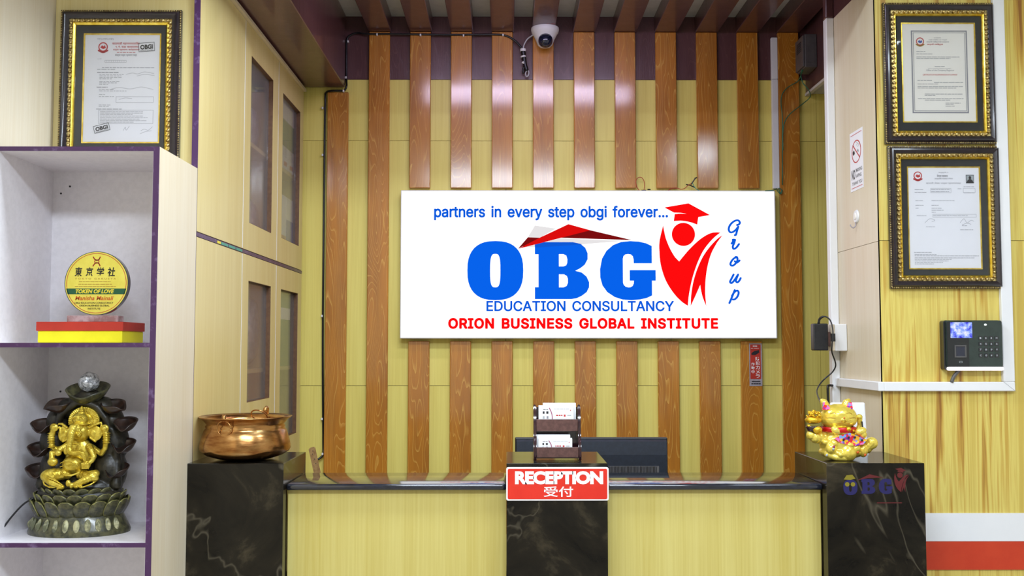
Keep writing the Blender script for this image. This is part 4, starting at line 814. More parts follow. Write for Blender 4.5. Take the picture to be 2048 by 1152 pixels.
obj('shelf_board', ibox(x0+.0087, x1-.0087, 3.066, 3.098, zr[1]-.002, zr[1]+.003), 'dark_red_gloss', ch)
obj('shelf_board', ibox(x0+.0087, x1-.0087, 3.044, 3.112, zr[3]-.001, zr[3]+.004), 'dark_red_gloss', ch)
obj('back_panel', ibox(x0+.0087, x1-.0087, 3.094, 3.098, zr[1]+.004, zT-.008), 'dark_red_gloss', ch)
obj('back_panel', ibox(x0+.0087, x1-.0087, 3.105, 3.109, zr[3]+.005, zr[1]-.003), 'dark_red_gloss', ch)
def cardset(Y, n_, u0, u1, vtop, zbot, grp, lab, labf, back=None):
    proto = None
    for q in range(n_):
        if back and q >= n_//2: a_, b_, vt = back
        else: a_, b_, vt = u0, u1, vtop
        yy = Y+q*.0024
        ztp = PY(1115, vt, Y).z + q*.0004
        t = thing('business_card', labf if q == 0 else lab, 'card', (s.p((a_+b_)/2, 0).x, yy, zbot), None if q == 0 else grp)
        obj('card_stock', ibox(s.p(a_, 0).x, s.p(b_, 0).x, yy, yy+.0016, zbot, ztp), 'plastic_white', t)
        if q == 0:
            s2 = Surf((s.p(a_, 0).x, yy-.0002, ztp), ((s.p(b_, 0).x-s.p(a_, 0).x)/100, 0, 0), (0, 0, -(ztp-zbot)/(60)), (0, -1, 0))
            bm = BM(); stroke(bm, s2, [(31, 6), (37, 18), (39, 30), (38.5, 55)], 1.8, .0002, 0)
            rect(bm, s2, 12, 17, 14, 20, .0002, 1); rect(bm, s2, 22, 28, 14, 20, .0002, 1); rect(bm, s2, 23, 28, 26, 32, .0002, 2); rect(bm, s2, 12, 17, 26, 32, .0002, 3)
            scribble(bm, s2, 13, 27, 9, 1.4, .0002, 1, (4, 9)); scribble(bm, s2, 50, 68, 24, 3, .0002, 4, (3, 7)); rect(bm, s2, 72, 77, 22, 27, .0002, 4); scribble(bm, s2, 82, 93, 24, 2, .0002, 3); scribble(bm, s2, 44, 88, 8, .7, .0002, 2); scribble(bm, s2, 10, 30, 37, 1, .0002, 2); rect(bm, s2, 90, 92, 10, 13, .0002, 4)
            obj('card_print', bm, ['ink_purple', 'ink_black', 'ink_grey', 'ink_silver', 'ink_red'], t)
cardset(3.0665, 9, 1078, 1149, 811.5, zr[1]+.0035, 'plain white cards on the upper tier of the holder', 'white card tucked behind the front card on the upper tier', 'front printed business card on the upper tier of the holder', (1087, 1154, 808.5))
cardset(3.0445, 12, 1077, 1145, 878, zr[3]+.0045, 'plain white cards on the lower tier of the holder', 'white card tucked behind the front card on the lower tier', 'front printed business card on the lower tier of the holder', (1074, 1141.5, 873))

# ================================================================== SIGN BOARD
YSG = 4.535
s = front_surf(1177, 528, YSG)
sg = thing('light_box_sign', 'large white lit signboard with blue and red company name on the slat wall', 'sign', s.p(1177, 676, -.06))
obj('casing', box(BM(), s.p(801, 0).x, s.p(1553, 0).x, YSG, YW-.001, s.p(0, 676.5).z, s.p(0, 380).z, bev=.003, seg=2), 'plastic_white', sg, label='white box casing')
bm = BM(); rect(bm, s, 803, 1550.5, 382, 674.5, .0008); obj('lit_face', bm, 'sign_white', sg)
bm = BM(); sans(bm, s, 'partners in every step obgi forever...', 868, 1337, 411, 441, .0016, .023); obj('lettering', bm, 'sign_blue2', sg, label='blue slogan partners in every step obgi forever')
bm = BM(); sans(bm, s, 'EDUCATION CONSULTANCY', 973, 1347, 601.5, 622.5, .0024, .02); obj('lettering', bm, 'sign_blue2', sg, label='blue line EDUCATION CONSULTANCY')
bm = BM(); sans(bm, s, 'ORION BUSINESS GLOBAL INSTITUTE', 897, 1435, 635.5, 657.5, .0016, .038, gap=34); obj('lettering', bm, 'sign_red', sg, label='red line ORION BUSINESS GLOBAL INSTITUTE')
q = 1/8.229
for nm, polys, ox in (('letter_o', OB_O, 920), ('letter_b', OB_B, 1060), ('letter_g', OB_G, 1190)):
    bm = BM(); flat(bm, s, mp(polys, lambda a: ox+a*q, lambda b: 470+b*q), .0016); obj(nm, bm, 'sign_blue', sg)
bm = BM(); kx = 1/5.12
for poly in (BODY, LEGS, CAP): flat(bm, s, mp([poly], lambda a: 1300+a*kx, lambda b: 395+b*kx), .0016)
disc(bm, s, 1300+345*kx, 395+377*kx, 119*kx, n=.0016, k=48); obj('graduate_emblem', bm, 'sign_red', sg, label='red figure with graduation cap')
bm = BM()
flat(bm, s, [[(1056, 474), (1070, 451), (1112, 457), (1081, 475)]], .0018, 2)
flat(bm, s, [[(1048, 495), (1119, 476.8), (1250, 481.5), (1165, 488.6)]], .0014, 2)
flat(bm, s, [[(1070, 489), (1080, 484.4), (1146, 484.4), (1156, 486.5), (1165, 489), (1070, 495.5)]], .0020, 3)
flat(bm, s, [[(1036, 497.5), (1056, 474.5), (1082, 475.5)]], .0026, 1)
flat(bm, s, [[(1180, 460.3), (1265, 480.3), (1119, 475.6)]], .0026, 1)
flat(bm, s, [[(1036, 498), (1081.5, 474.5), (1137, 448.3), (1181, 460.5), (1122, 475.8)]], .0030, 0)
obj('roof_emblem', bm, ['roof_red', 'roof_dark', 'roof_grey', 'roof_blue'], sg, label='folded red roof above the letters')
g = lambda P: [(1440+a/6.06, 430+b/6.06) for a, b in P]
bm = BM()
for P in ([(212, 120), (240, 108), (247, 85), (225, 62), (185, 70), (145, 100), (118, 140), (112, 180), (130, 208), (165, 203), (200, 175), (228, 140)], [(228, 140), (212, 190), (198, 238), (182, 243)],
          [(145, 345), (162, 318), (160, 298), (184, 298)], [(186, 300), (175, 340), (158, 380), (168, 410), (200, 395), (235, 350)],
          [(208, 512), (175, 522), (140, 560), (127, 598), (150, 615), (185, 592), (212, 550), (208, 512), (190, 506)], [(180, 560), (205, 577), (240, 550)],
          [(163, 722), (138, 770), (120, 808), (136, 825), (168, 795), (218, 722)], [(218, 722), (200, 765), (190, 800), (208, 816), (232, 795), (250, 762)],
          [(175, 910), (150, 970), (125, 1030), (107, 1068)], [(140, 980), (170, 935), (205, 915), (222, 940), (208, 985), (178, 1018), (150, 1024)]):
    stroke(bm, s, g(P), 3.6, .0016, k=6)
obj('script_lettering', bm, 'sign_blue2', sg, label='handwritten blue word Group running down')

# ================================================================== CCTV STICKER
s = front_surf(1511, 729, YW-.0245); s.lean = -.045; s.cy = 729
slx = [S0+SP*10, S0+SP*10+SW]
t = thing('camera_notice_sticker', 'narrow red Japanese security camera notice stuck on a slat under the sign', 'sticker', s.p(1511, 772, 0))
s.lean = 0
bm = plate(s, 1498.5, 1524, 686.5, 772, 0, .0008); obj('silver_backing', bm, 'silver_edge', t)
bm = plate(s, 1500.5, 1521.5, 689, 758, .0009, .0012); obj('red_face', bm, 'red_card', t)
bm = BM(); sc_ = .0016
for i, chh in enumerate('防犯カメラ'): text(bm, s, chh, 1511, 1519.5, 714+i*8.6, 721.5+i*8.6, sc_, .012)
for i, chh in enumerate('作動中'): text(bm, s, chh, 1502.3, 1509, 725+i*7.6, 731.5+i*7.6, sc_, .01)
scribble(bm, s, 1506, 1515, 692.3, 2, sc_, 0, (1.5, 2.5), .6); scribble(bm, s, 1502, 1520, 696.5, .5, sc_)
obj('lettering', bm, 'ink_white', t)
bm = BM(); flat(bm, s, [[(1503, 706), (1509, 702), (1518, 700), (1519, 705), (1511, 710), (1503, 710)]], sc_); rect(bm, s, 1503, 1520, 762, 764, sc_); scribble(bm, s, 1502, 1521, 767.5, 2, sc_, 0, (3, 5), .6); obj('dark_print', bm, 'ink_black', t)

# ================================================================== DOME CAMERA + CABLES
cc = PY(1090, 56, YW-.06)
cb = Vector((PY(1090, 50, YW-.075).x, YW-.075, ZC-BH))
dc = thing('dome_camera', 'white dome security camera under the ceiling beam above the sign', 'camera', cb)
k = (YW-.075)/2014.8
zt0 = ZC-BH
zz = lambda py: PY(1090, py, YW-.075).z
prof = [(28*k, zt0-.0005), (28.5*k, zz(60)), (27*k, zz(66)), (24*k, zz(70)), (19*k, zz(80)), (15*k, zz(90)), (11*k, zz(94)), (.001, zz(95))]
obj('housing', lathe(BM(), [(r, z-cb.z) for r, z in prof], cb, 48), 'plastic_white', dc, smooth='auto')
bcx = Vector((cb.x+.001, cb.y-.014, zz(82)))
obj('eyeball', ell(BM(), bcx, .038, sub=3), 'plastic_white', dc, smooth=True)
dv = Vector((0, -1, -.38)).normalized()
obj('lens_window', ell(BM(), bcx+dv*.016-Vector((0, 0, .001)), .034, sub=3), 'glass_dark', dc, smooth=True)
obj('lens_ring', ringat(bcx+dv*.019, .0335, dv, .0016), 'plastic_white', dc, smooth=True)
s2 = Surf((cb.x, cb.y-29*k*.93, zz(57)), (k, 0, 0), (0, 0, -k), (0, -1, 0))
bm = BM(); text(bm, s2, 'CP PLUS', 2, 19, -3.2, 0, .003, .02); obj('lettering', bm, ['ink_red'], dc)
def cable(name, lab, pts, r, mt, cat='cable', Y=None, group=None):
    P = [PY(p[0], p[1], (p[2] if len(p) > 2 else Y)) for p in pts]
    return tag(obj(name, tube(BM(), P, r, 8, 5), mt, smooth=True), lab, cat, group)
cable('camera_cable', 'short white cable looping from the dome camera', [(1066, 70, 4.55), (1055, 78), (1048, 90), (1046, 101)], .0032, 'cable_white', Y=4.57)
yc = YW-.028
bc_ = thing('wall_cable', 'black cable clipped along the left slat and under the ceiling beams', 'cable', PY(646, 930, yc))
P = [PY(x, y, yy) for x, y, yy in ((632, 921, YW-.03), (640, 916, YW-.02), (646, 908, YW-.015), (646.5, 880, YW-.006), (645.5, 700, YW-.006), (647, 500, YW-.006), (649, 300, YW-.006), (650.5, 200, YW-.006), (652, 186, YW-.008), (660, 182, YW-.028), (676, 181.5, YW-.028), (688, 181, YW-.028), (693, 172, YW-.03), (693, 160, YW-.006), (693, 110, YW-.006), (694, 80, YW-.006), (702, 70, YW-.01), (716, 66, YW-.016), (735, 68, YW-.028), (780, 68, YW-.028), (900, 69.5, YW-.028), (985, 69, YW-.028), (1010, 71, YW-.028), (1028, 80, YW-.028), (1040, 92, YW-.028), (1045, 100, YW-.028))]
obj('cable_run', tube(BM(), P, .0048, 8, 5), 'cable_black', bc_, smooth=True)
for px, py, yy in ((645, 310, YW-.012), (645, 216, YW-.012), (644, 632, YW-.012), (644, 838, YW-.012), (645, 908, YW-.02), (687, 182, YW-.033), (692, 155, YW-.012), (696, 83, YW-.012), (754, 69, YW-.033), (841, 70, YW-.033), (927, 71, YW-.033), (1006, 70, YW-.033)):
    p = PY(px, py, yy)
    obj('cable_clip', ibox(p.x-.0035, p.x+.0035, yy-.004, yy+.008, p.z-.005, p.z+.005, bev=.001, seg=1), 'plastic_white', bc_)
t = thing('connector_bundle', 'black taped connector bundle with white plugs hanging beside the camera', 'connector', PY(1050, 152, 4.57))
P = lambda x, y, Y=4.57: PY(x, y, Y)
bm = BM(); tube(bm, [P(1046, 100), P(1048, 115), P(1050, 128), P(1054, 142)], lambda t: .0115-.003*t, 10, 4); obj('taped_joint', bm, 'cable_black', t, smooth=True)
bm = BM(); cone(bm, P(1046, 98), P(1046, 103), .0135, .0135, 14); obj('plug_collar', bm, 'plastic_white', t)
bm = BM(); cone(bm, P(1046.5, 112), P(1047, 115), .0125, .0125, 14); cone(bm, P(1045, 124, 4.56), P(1048, 127, 4.56), .007, .002, 10); obj('plug_band', bm, 'plastic_white', t)
bm = BM(); tube(bm, [P(1052, 138), P(1057, 142), P(1057, 150), P(1053, 153), P(1051, 147), P(1054, 140)], .0028, 8, 5); obj('white_tail', bm, 'cable_white', t, smooth=True)
bm = BM(); tube(bm, [P(1049, 132), P(1046, 140), P(1047, 147)], .005, 8, 3); obj('black_tail', bm, 'cable_black', t, smooth=True)
# wires above the sign
cable('red_wire', 'looped red wire standing up above the top edge of the sign', [(1279, 382, 4.57), (1273, 372), (1272, 361), (1277, 355), (1283, 355), (1288, 362), (1289, 372), (1288, 380)], .0016, 'wire_red', 'wire', 4.575)
cable('red_wire', 'long red wire running along the top of the sign to black plugs', [(1335, 382), (1345, 376.5), (1355, 376.5), (1362, 378.5), (1369, 377), (1376, 371), (1383, 367)], .0016, 'wire_red', 'wire', 4.56)
cable('green_wire', 'teal wire dropping from the black plugs onto the sign', [(1385, 366), (1389, 374), (1394, 379), (1402, 383)], .0016, 'wire_teal', 'wire', 4.56)
t = thing('wire_plugs', 'black wire plugs meeting at an angle above the sign', 'connector', PY(1385, 378, 4.565))
for a, b in (((1372, 369), (1380, 370.5)), ((1380, 370.5), (1390, 375)), ((1382, 369), (1391, 356)), ((1389, 357), (1394, 355))):
    obj('plug', tube(BM(), [PY(*a, 4.565), PY(*b, 4.565)], .0028, 8, 0), 'cable_black', t)
t = thing('wire_plugs', 'tiny black plug lying on the sign edge by the red loop', 'connector', PY(1297, 381, 4.565))
obj('plug', tube(BM(), [PY(1283, 380.2, 4.57), PY(1292, 380.4, 4.57)], .0014, 6, 0), 'cable_black', t); obj('plug', tube(BM(), [PY(1295, 379, 4.57), PY(1301, 379, 4.57)], .003, 8, 0), 'cable_black', t)
# white duct at the right end of the slats
a_, b_ = PY(1549, 80, YW-.01), PY(1549, 376, YW-.01)
zc0 = PY(1555, 75, YW-.02).z; zc1 = PY(1555, 377, YW-.02).z
x_ = S0+SP*11
t = thing('cable_duct', 'narrow white vertical cable duct beside the right end of the sign', 'duct', (x_-.016, YW-.012, zc1))
obj('duct_body', ibox(x_-.030, x_-.0008, YW-.022, YW-.001, zc1, ZT-.001, bev=.002, seg=1), 'plastic_white', t)
obj('duct_body', ibox(x_-.030, x_-.0008, YW-.022, YW-.0025, ZT, zc0, bev=.002, seg=1), 'plastic_white', t)
cable('green_wire', 'coiled green wire ends under the white duct', [(1530, 381.5, 4.53), (1548, 380, 4.53), (1552, 377), (1556, 383), (1561, 388), (1564, 384), (1562, 378), (1558, 377), (1560, 386), (1565, 380)], .0018, 'wire_green', 'wire', 4.565)
cable('green_wire', 'green wires hanging from the grey junction box', [(1606, 140, 4.45), (1602, 150, 4.5), (1596, 162), (1583, 170), (1572, 178), (1564, 190), (1562, 205), (1564, 225), (1565, 250), (1565, 370)], .002, 'wire_green', 'wire', 4.565)
cable('green_wire', 'second green wire sagging from the grey junction box', [(1604, 140, 4.45), (1602, 152, 4.5), (1606, 166, 4.5), (1616, 178, 4.5), (1621, 190, 4.52), (1617, 198), (1600, 212), (1580, 228), (1570, 243), (1566, 262), (1566, 300)], .002, 'wire_green', 'wire', 4.56)
# grey junction box on the bulkhead
t = thing('junction_box', 'grey switch box high on the dark bulkhead by the right wall', 'box', (xb2-.03, 4.47, PX(1610, 148, xb2).z))
y0, y1 = 4.415, 4.54
z0, z1 = PX(1600, 150, xb2-.04).z, PX(1600, 84, xb2-.04).z
obj('housing', ibox(xb2-.055, xb2-.0005, y0, y1, z0, z1, bev=.004), 'box_grey', t)
obj('cover', ibox(xb2-.063, xb2-.0555, y0+.005, y1-.005, z0+.005, z1-.005, bev=.002), 'box_grey', t)
bm = BM()
for q in range(6): box(bm, xb2-.0645, xb2-.0631, y0+.03, y1-.03, z1-.03-q*.008, z1-.027-q*.008)
obj('vent_slots', bm, 'ink_black', t); obj('front_plate', ibox(xb2-.045, xb2-.012, y0-.002, y0-.0001, z0+.02, z1-.06), 'box_grey', t)

# ================================================================== RIGHT WALL: trunking, socket, adapter
tr = thing('cable_trunking', 'white plastic cable trunking running round the right wall corner', 'trunking', (XR, YRB, 0))
obj('duct_run', ibox(XR-.030, XR-.0005, 3.712, 3.748, 0, ZT, bev=.003, seg=1), 'plastic_white', tr)
obj('painted_top', ibox(XR-.030, XR-.0005, 3.712, 3.748, ZT+.0005, ZC-.001, bev=.003, seg=1), 'brown_paint', tr, label='brown painted top length')
hz1 = PY(1800, 764, YR-.02).z; hz0 = PY(1800, 782.5, YR-.02).z
obj('duct_run', ibox(XR-.020, XR-.0005, YR-.0185, 3.7115, hz0, hz1, bev=.002, seg=1), 'plastic_white', tr)
vx0, vx1 = PY(2006, 690, YR-.02).x, PY(2029, 690, YR-.02).x
obj('duct_run', ibox(XR-.0004, vx1, YR-.0185, YR-.0005, hz0, hz1, bev=.002, seg=1), 'plastic_white', tr)
obj('duct_run', ibox(vx0, vx1, YR-.0185, YR-.0005, hz1+.0003, ZC-.3, bev=.002, seg=1), 'plastic_white', tr)
bm = BM(); sj = Surf((0, YR-.019, 0), (1, 0, 0), (0, 0, 1), (0, -1, 0)); stroke(bm, sj, [(vx0, hz1), (vx1, hz0)], .0009, 0); obj('mitre_joint', bm, 'ink_grey', tr)
so = thing('socket_box', 'white surface socket box on the trunking at the wall corner', 'socket', (XR-.02, 3.67, PY(1680, 702, 3.63).z))
zs0, zs1 = PY(1680, 702, 3.63).z, PY(1680, 648, 3.63).z
obj('housing', ibox(XR-.044, XR-.0006, 3.63, 3.7112, zs0, zs1, bev=.003), 'plastic_white', so)
obj('face_plate', ibox(XR-.050, XR-.0445, 3.632, 3.7105, zs0+.001, zs1-.001, bev=.002), 'oak_pale', so, label='yellowed face plate')
ad = thing('power_adapter', 'black power adapter plugged into the white socket box', 'adapter', (XR-.075, 3.67, PY(1635, 702, 3.65).z))
za0, za1 = PY(1635, 701, 3.65).z, PY(1635, 647, 3.65).z
obj('body', ibox(XR-.115, XR-.062, 3.65, 3.69, za0, za1, bev=.004), 'black_plastic', ad)
obj('plug', ibox(XR-.0615, XR-.0505, 3.66, 3.685, za0+.015, za1-.03, bev=.002), 'holder_wood', ad)
P = [PY(x, y, Y) for x, y, Y in ((1637, 647, 3.66), (1640, 637, 3.655), (1650, 633, 3.645), (1660, 640, 3.63), (1665, 655, 3.615), (1666, 670, 3.61), (1664, 690, 3.61), (1664, 705, 3.62), (1670, 722, 3.64), (1671, 733, 3.65), (1664, 745, 3.66), (1650, 757, 3.66), (1640, 768, 3.66), (1634, 780, 3.6), (1635, 790, 3.5), (1640, 803, 3.35), (1650, 830, 3.27), (1660, 880, 3.255))]
obj('cord', tube(BM(), P, lambda t: .0026 if t > .1 else .0045, 8, 5), 'cable_black', ad, smooth=True)
obj('ferrite', cone(BM(), PY(1666, 667, 3.61), PY(1666.5, 683, 3.61), .008, .008, 16), 'black_plastic', ad)
cable('black_cable', 'short thick black cable bending down out of the trunking behind the cat', [(1665, 771, 3.70), (1657, 771), (1655.5, 777), (1656, 795), (1657, 812, 3.72)], .0045, 'cable_black', Y=3.72)
# no smoking sticker on the return face
ya, yb = PX(1701, 330, XR).y, PX(1727, 330, XR).y
zt1 = PX(1727, 252, XR).z; zb1 = PX(1703, 385, XR).z
s = Surf((XR-.0004, ya, zt1), (0, (yb-ya)/100, 0), (0, 0, -(zt1-zb1)/250), (-1, 0, 0))
t = thing('no_smoking_sticker', 'white NO SMOKING sticker with a red crossed circle on the wall return', 'sticker', s.p(50, 250, 0))
obj('sheet', plate(s, 0, 100, 0, 250, 0, .0006), 'paper', t)
bm = BM(); ringf(bm, s, 50, 88, 36, 48, 4.5, .0009, 40); stroke(bm, s, [(24, 56), (76, 120)], 4, .0009, k=1); rect(bm, s, 8, 92, 12, 14.5, .0009); rect(bm, s, 8, 92, 236, 238.5, .0009); obj('red_print', bm, 'ink_red', t)
bm = BM(); flat(bm, s, [[(22, 92), (22, 84), (32, 78), (38, 90), (38, 96), (24, 100)]], .0008); flat(bm, s, [[(56, 88), (62, 80), (68, 88), (66, 96)]], .0008, 1); stroke(bm, s, [(52, 48), (58, 56), (52, 64)], 1.6, .0008, 1); stroke(bm, s, [(62, 56), (68, 64), (62, 72)], 1.6, .0008, 1)
text(bm, s, 'NO', 10, 38, 160, 202, .0008, .03); text(bm, s, 'SMOKING', 42, 92, 160, 175, .0008, .01); text(bm, s, 'VAPING', 42, 86, 184, 199, .0008, .01); text(bm, s, 'THANK YOU', 14, 90, 212, 226, .0008, .01)
obj('dark_print', bm, ['ink_black', 'ink_grey'], t)
# adhesive hook
hc = PX(1714, 433, XR)
t = thing('adhesive_hook', 'small white round adhesive wall hook below the NO SMOKING sticker', 'hook', hc)
obj('base', cone(BM(), (XR-.0006, hc.y, hc.z), (XR-.006, hc.y, hc.z), .024, .021, 28), 'plastic_white', t)
obj('button', cone(BM(), (XR-.0062, hc.y, hc.z), (XR-.009, hc.y, hc.z), .012, .010, 20), 'paper_cream', t)
obj('hook', tube(BM(), [Vector((XR-.005, hc.y-.0, hc.z-.018)), Vector((XR-.006, hc.y, hc.z-.033)), Vector((XR-.014, hc.y, hc.z-.04)), Vector((XR-.022, hc.y, hc.z-.034)), Vector((XR-.024, hc.y, hc.z-.028))], .0022, 8), 'silver_edge', t, smooth=True)

# ================================================================== ATTENDANCE DEVICE
s = front_surf(1937, 693, YR-.0005)
t = thing('attendance_device', 'dark fingerprint attendance terminal with lit screen on the right wall', 'device', s.p(1937, 741, 0))
obj('housing', plate(s, 1880, 1993, 641, 740, 0, .028, 5), 'device_dark', t)
obj('front_panel', plate(s, 1884, 1994.5, 641.5, 734, .0281, .034, 4), 'device_green', t)
obj('sensor_panel', plate(s, 1885, 1928, 644, 733, .0341, .0355, 2), 'device_dark', t)
sc1 = obj('screen', plate(s, 1892, 1935, 645, 676, .0357, .0362, 1), 'screen', t)
obj('sensor_bezel', framering(BM(), s, 1899, 1922.5, 690, 715, [(0, .0355), (.3, .038), (2.6, .038), (3.2, .0357)]), 'box_grey', t)
obj('sensor_glass', plate(s, 1902, 1919.5, 693, 712, .0356, .036), 'glass_dark', t)
for i in range(4):
    for j in range(4):
        u_, v_ = 1951+j*10.7, 676.5+i*11.4
        kk = obj('key', plate(s, u_-3.6, u_+3.6, v_-3.8, v_+3.8, .0341, .0355, 1.5), 'black_gloss', t)
        bm = BM(); lab_ = ['1', '2', '3', 'M', '4', '5', '6', '▲', '7', '8', '9', '▼', 'C', '0', '*', 'OK'][i*4+j]; lab_ = {'▲': '^', '▼': 'v'}.get(lab_, lab_)
        text(bm, s, lab_, u_-1.6, u_+1.6, v_-2, v_+1.6, .0358, .02); obj('key_mark', bm, 'ink_silver', kk)
obj('light_bar', plate(s, 1885, 1995.5, 733.5, 740.5, .0283, .036, 3), 'light_bar', t)
obj('status_led', plate(s, 1959.5, 1964.5, 648, 651.5, .0343, .0348, 1.5), 'led_white', t)
bm = BM(); frame2(bm, s, 1908, 1914, 722, 725.5, .5, .0358); obj('badge', bm, 'ink_silver', t)
cable('device_cable', 'dark cable from the attendance device down into the trunking', [(1920, 738, 3.285), (1913, 746), (1907, 754), (1903, 765)], .006, 'box_grey', Y=3.283)

# ================================================================== AWARD ON ITS BOX
K = 2.76/2014.8
s = front_surf(160, 665, 2.745)
bx0, bx1 = s.p(72, 0).x, s.p(246, 0).x; zb2_ = tops[1]
t = thing('gift_box', 'red lidded yellow box on the middle shelf under the round award', 'box', ((bx0+bx1)/2, 2.83, zb2_))
zl = s.p(0, 661).z; zt2 = s.p(0, 643.5).z
obj('tray', ibox(bx0+.003, bx1-.003, 2.747, 2.907, zb2_+.0003, zl, bev=.003), 'yellow_card', t); obj('lid', ibox(bx0, bx1, 2.744, 2.91, zl-.001, zt2, bev=.001, seg=1), 'red_card', t)
YA = 2.80
s = front_surf(193, 567, YA)
t = thing('round_award', 'round yellow TOKEN OF LOVE award standing on the red box lid', 'award', s.p(193, 645, 0))
k = s.k; zlid = zt2
bm = BM(); 
c0 = s.p(193, 566.5)
cone(bm, (c0.x, YA, c0.z), (c0.x, YA+.016, c0.z), 64*k, 64*k, 72)
obj('disc', bm, 'glass_dark', t, smooth='auto', label='thick dark rimmed disc')
bm = BM(); disc(bm, s, 193, 566.5, 62.5, n=.0006, k=72); obj('face', bm, 'award_yellow', t)
bb = ibox(s.p(139, 0).x, s.p(241, 0).x, YA-.012, YA+.03, zlid, s.p(0, 631).z, bev=.002); obj('base', bb, 'clear_acrylic', t)
bm = BM(); f = .0010
ringf(bm, s, 193, 566.5, 60, 60, 1, f, 60)
for P in ([(186, 513), (192, 519), (198, 519), (199, 513)],): pass
stroke(bm, s, [(185.5, 514), (189, 519), (193, 520.5), (197, 519), (199.5, 514)], 1.8, f); stroke(bm, s, [(185.5, 532), (189, 527), (193, 525.5), (197, 527), (199.5, 532)], 1.8, f); ringf(bm, s, 192.8, 523, 5.2, 4.2, 1.6, f)
obj('emblem', bm, 'ink_red', t)
bm = BM()
for i, chh in enumerate('東京学社'): text(bm, s, chh, 149+i*22, 164+i*22, 534.5, 553, f, .025, shear=.1)
obj('kanji', bm, 'kanji_black', t)
bm = BM(); text(bm, s, 'TOKYO GAKUSYA', 150, 232, 556, 559, f, .01, space=1.6)
for y, a, b in ((563.5, 158, 222), (568.5, 157, 224), (573, 150, 232)): scribble(bm, s, a, b, y, 1.2, f, 0, (4, 10), 1)
obj('small_print', bm, 'ink_gold', t)
bm = BM(); hh = lambda y: math.sqrt(61**2-(y-566.5)**2); flat(bm, s, [[(193-hh(577), 577), (193+hh(577), 577), (193+hh(588.5), 588.5), (193-hh(588.5), 588.5)]], f); obj('green_band', bm, 'print_green', t)
bm = BM(); text(bm, s, 'TOKEN OF LOVE', 152, 229, 578.6, 586.8, f+.0004, .04, shear=.25); obj('lettering', bm, 'ink_yellow', t, label='yellow words TOKEN OF LOVE')
bm = BM(); text(bm, s, 'Manisha Mainali', 151, 228, 592, 600.5, f, .02, shear=.25); obj('lettering', bm, 'ink_orange', t, label='orange italic line')
bm = BM(); text(bm, s, 'OBGI EDUCATION CONSULTANCY', 150, 228, 604, 607.5, f, .02); text(bm, s, 'ORION BUSINESS GLOBAL', 160, 220, 609.5, 613, f, .02); text(bm, s, 'INSTITUTE', 177, 202, 615.5, 619, f, .02); obj('lettering', bm, 'kanji_black', t, label='small dark lines')

# ================================================================== ELEPHANT-HEADED IDOL FOUNTAIN
YF = 2.845; K = YF/2014.8; zf = tops[2]
fx = lambda px: PY(px, 900, YF).x
ox = fx(163)
zf_ = lambda py: zf + (1079-py)*K
def G(px, py, dy=0): return Vector((ox+(px-163)*K, YF+dy, zf_(py)))
fo = thing('idol_fountain', 'dark lotus fountain with golden elephant-headed idol on the lower shelf', 'fountain', (ox, YF, zf))
# base
prof = [(0.01, 0), (97, 0), (98, 5), (95, 12), (88, 26), (83, 36), (80, 40), (84, 46), (84, 52), (.01, 52)]
obj('base', lathe(BM(), [(r*K, z*K) for r, z in prof], (ox, YF, zf), 64, 1, .72), 'olive_lotus', fo, smooth='auto')
# relief tear drops on base
bm = BM()
for i in range(-5, 6):
    a = math.radians(-90+i*13); R1 = 92
    for r_, dd, hh_ in ((6.2, 0, 13), (4.0, 2.2, 9), (2.2, 4, 6)):
        c = Vector((ox+math.cos(a)*(R1+dd-1)*K, YF+math.sin(a)*(R1+dd-1)*.72*K, zf+21*K)); ell(bm, c, (r_*K, 3*K, hh_*K), (-.28, 0, a+math.pi/2))
obj('relief_band', bm, 'olive_worn', fo, smooth=True, label='worn pale relief drops')
# petals
def petal_mesh(w_, h_, curl):
    bm = BM(); nu, nv = 9, 9; g_ = []
    for j in range(nv):
        t = 1-(1-j/(nv-1))**1.8; row = []
        hw = (1-max(0, (t-.42)/.59)**2.3)**(1/2.3) if t > .42 else 1-.25*(1-t/.42)**2
        for i in range(nu):
            q = -1+2*i/(nu-1)
            row.append(bm.verts.new((q*w_*.5*hw, -curl*math.sin(t*math.pi*.55) + q*q*.006*hw, t*h_)))
        g_.append(row)
    back = [[bm.verts.new(v.co+Vector((0, .0030, -.0004))) for v in r] for r in g_]
    for j in range(nv-1):
        for i in range(nu-1):
            f = bm.faces.new((g_[j][i], g_[j][i+1], g_[j+1][i+1], g_[j+1][i])); f.material_index = 1 if (j >= nv-2 or i in (0, nu-2) and j > 4) else 0
            bm.faces.new((back[j][i], back[j+1][i], back[j+1][i+1], back[j][i+1]))
    for j in range(nv-1):
        for i_ in (0, nu-1): bm.faces.new((g_[j][i_], g_[j+1][i_], back[j+1][i_], back[j][i_])).material_index = 1
    for i in range(nu-1): bm.faces.new((g_[-1][i], g_[-1][i+1], back[-1][i+1], back[-1][i])).material_index = 1
    me = bpy.data.meshes.new('petal'); bmesh.ops.recalc_face_normals(bm, faces=bm.faces); bm.to_mesh(me); bm.free(); return me
for ringi, (R_, z_, n_, w_, h_, cu, tilt) in enumerate(((88, 36, 18, 36, 32, .013, .10), (82, 50, 18, 35, 30, .012, .08), (72, 64, 18, 30, 26, .009, .05))):
    me = petal_mesh(w_*K, h_*K, cu); me.materials.append(MATS['olive_lotus']); me.materials.append(MATS['olive_rim'])
    me.polygons.foreach_set('use_smooth', [True]*len(me.polygons))
    for i in range(n_):
        a = 2*math.pi*(i+.5*(ringi % 2))/n_ - math.pi/2
        o = bpy.data.objects.new('petal', me); C.objects.link(o); o.parent = fo
        o.location = (math.cos(a)*(R_-4)*K, math.sin(a)*(R_-4)*.72*K, z_*K); o.rotation_euler = (tilt, 0, a+math.pi/2)
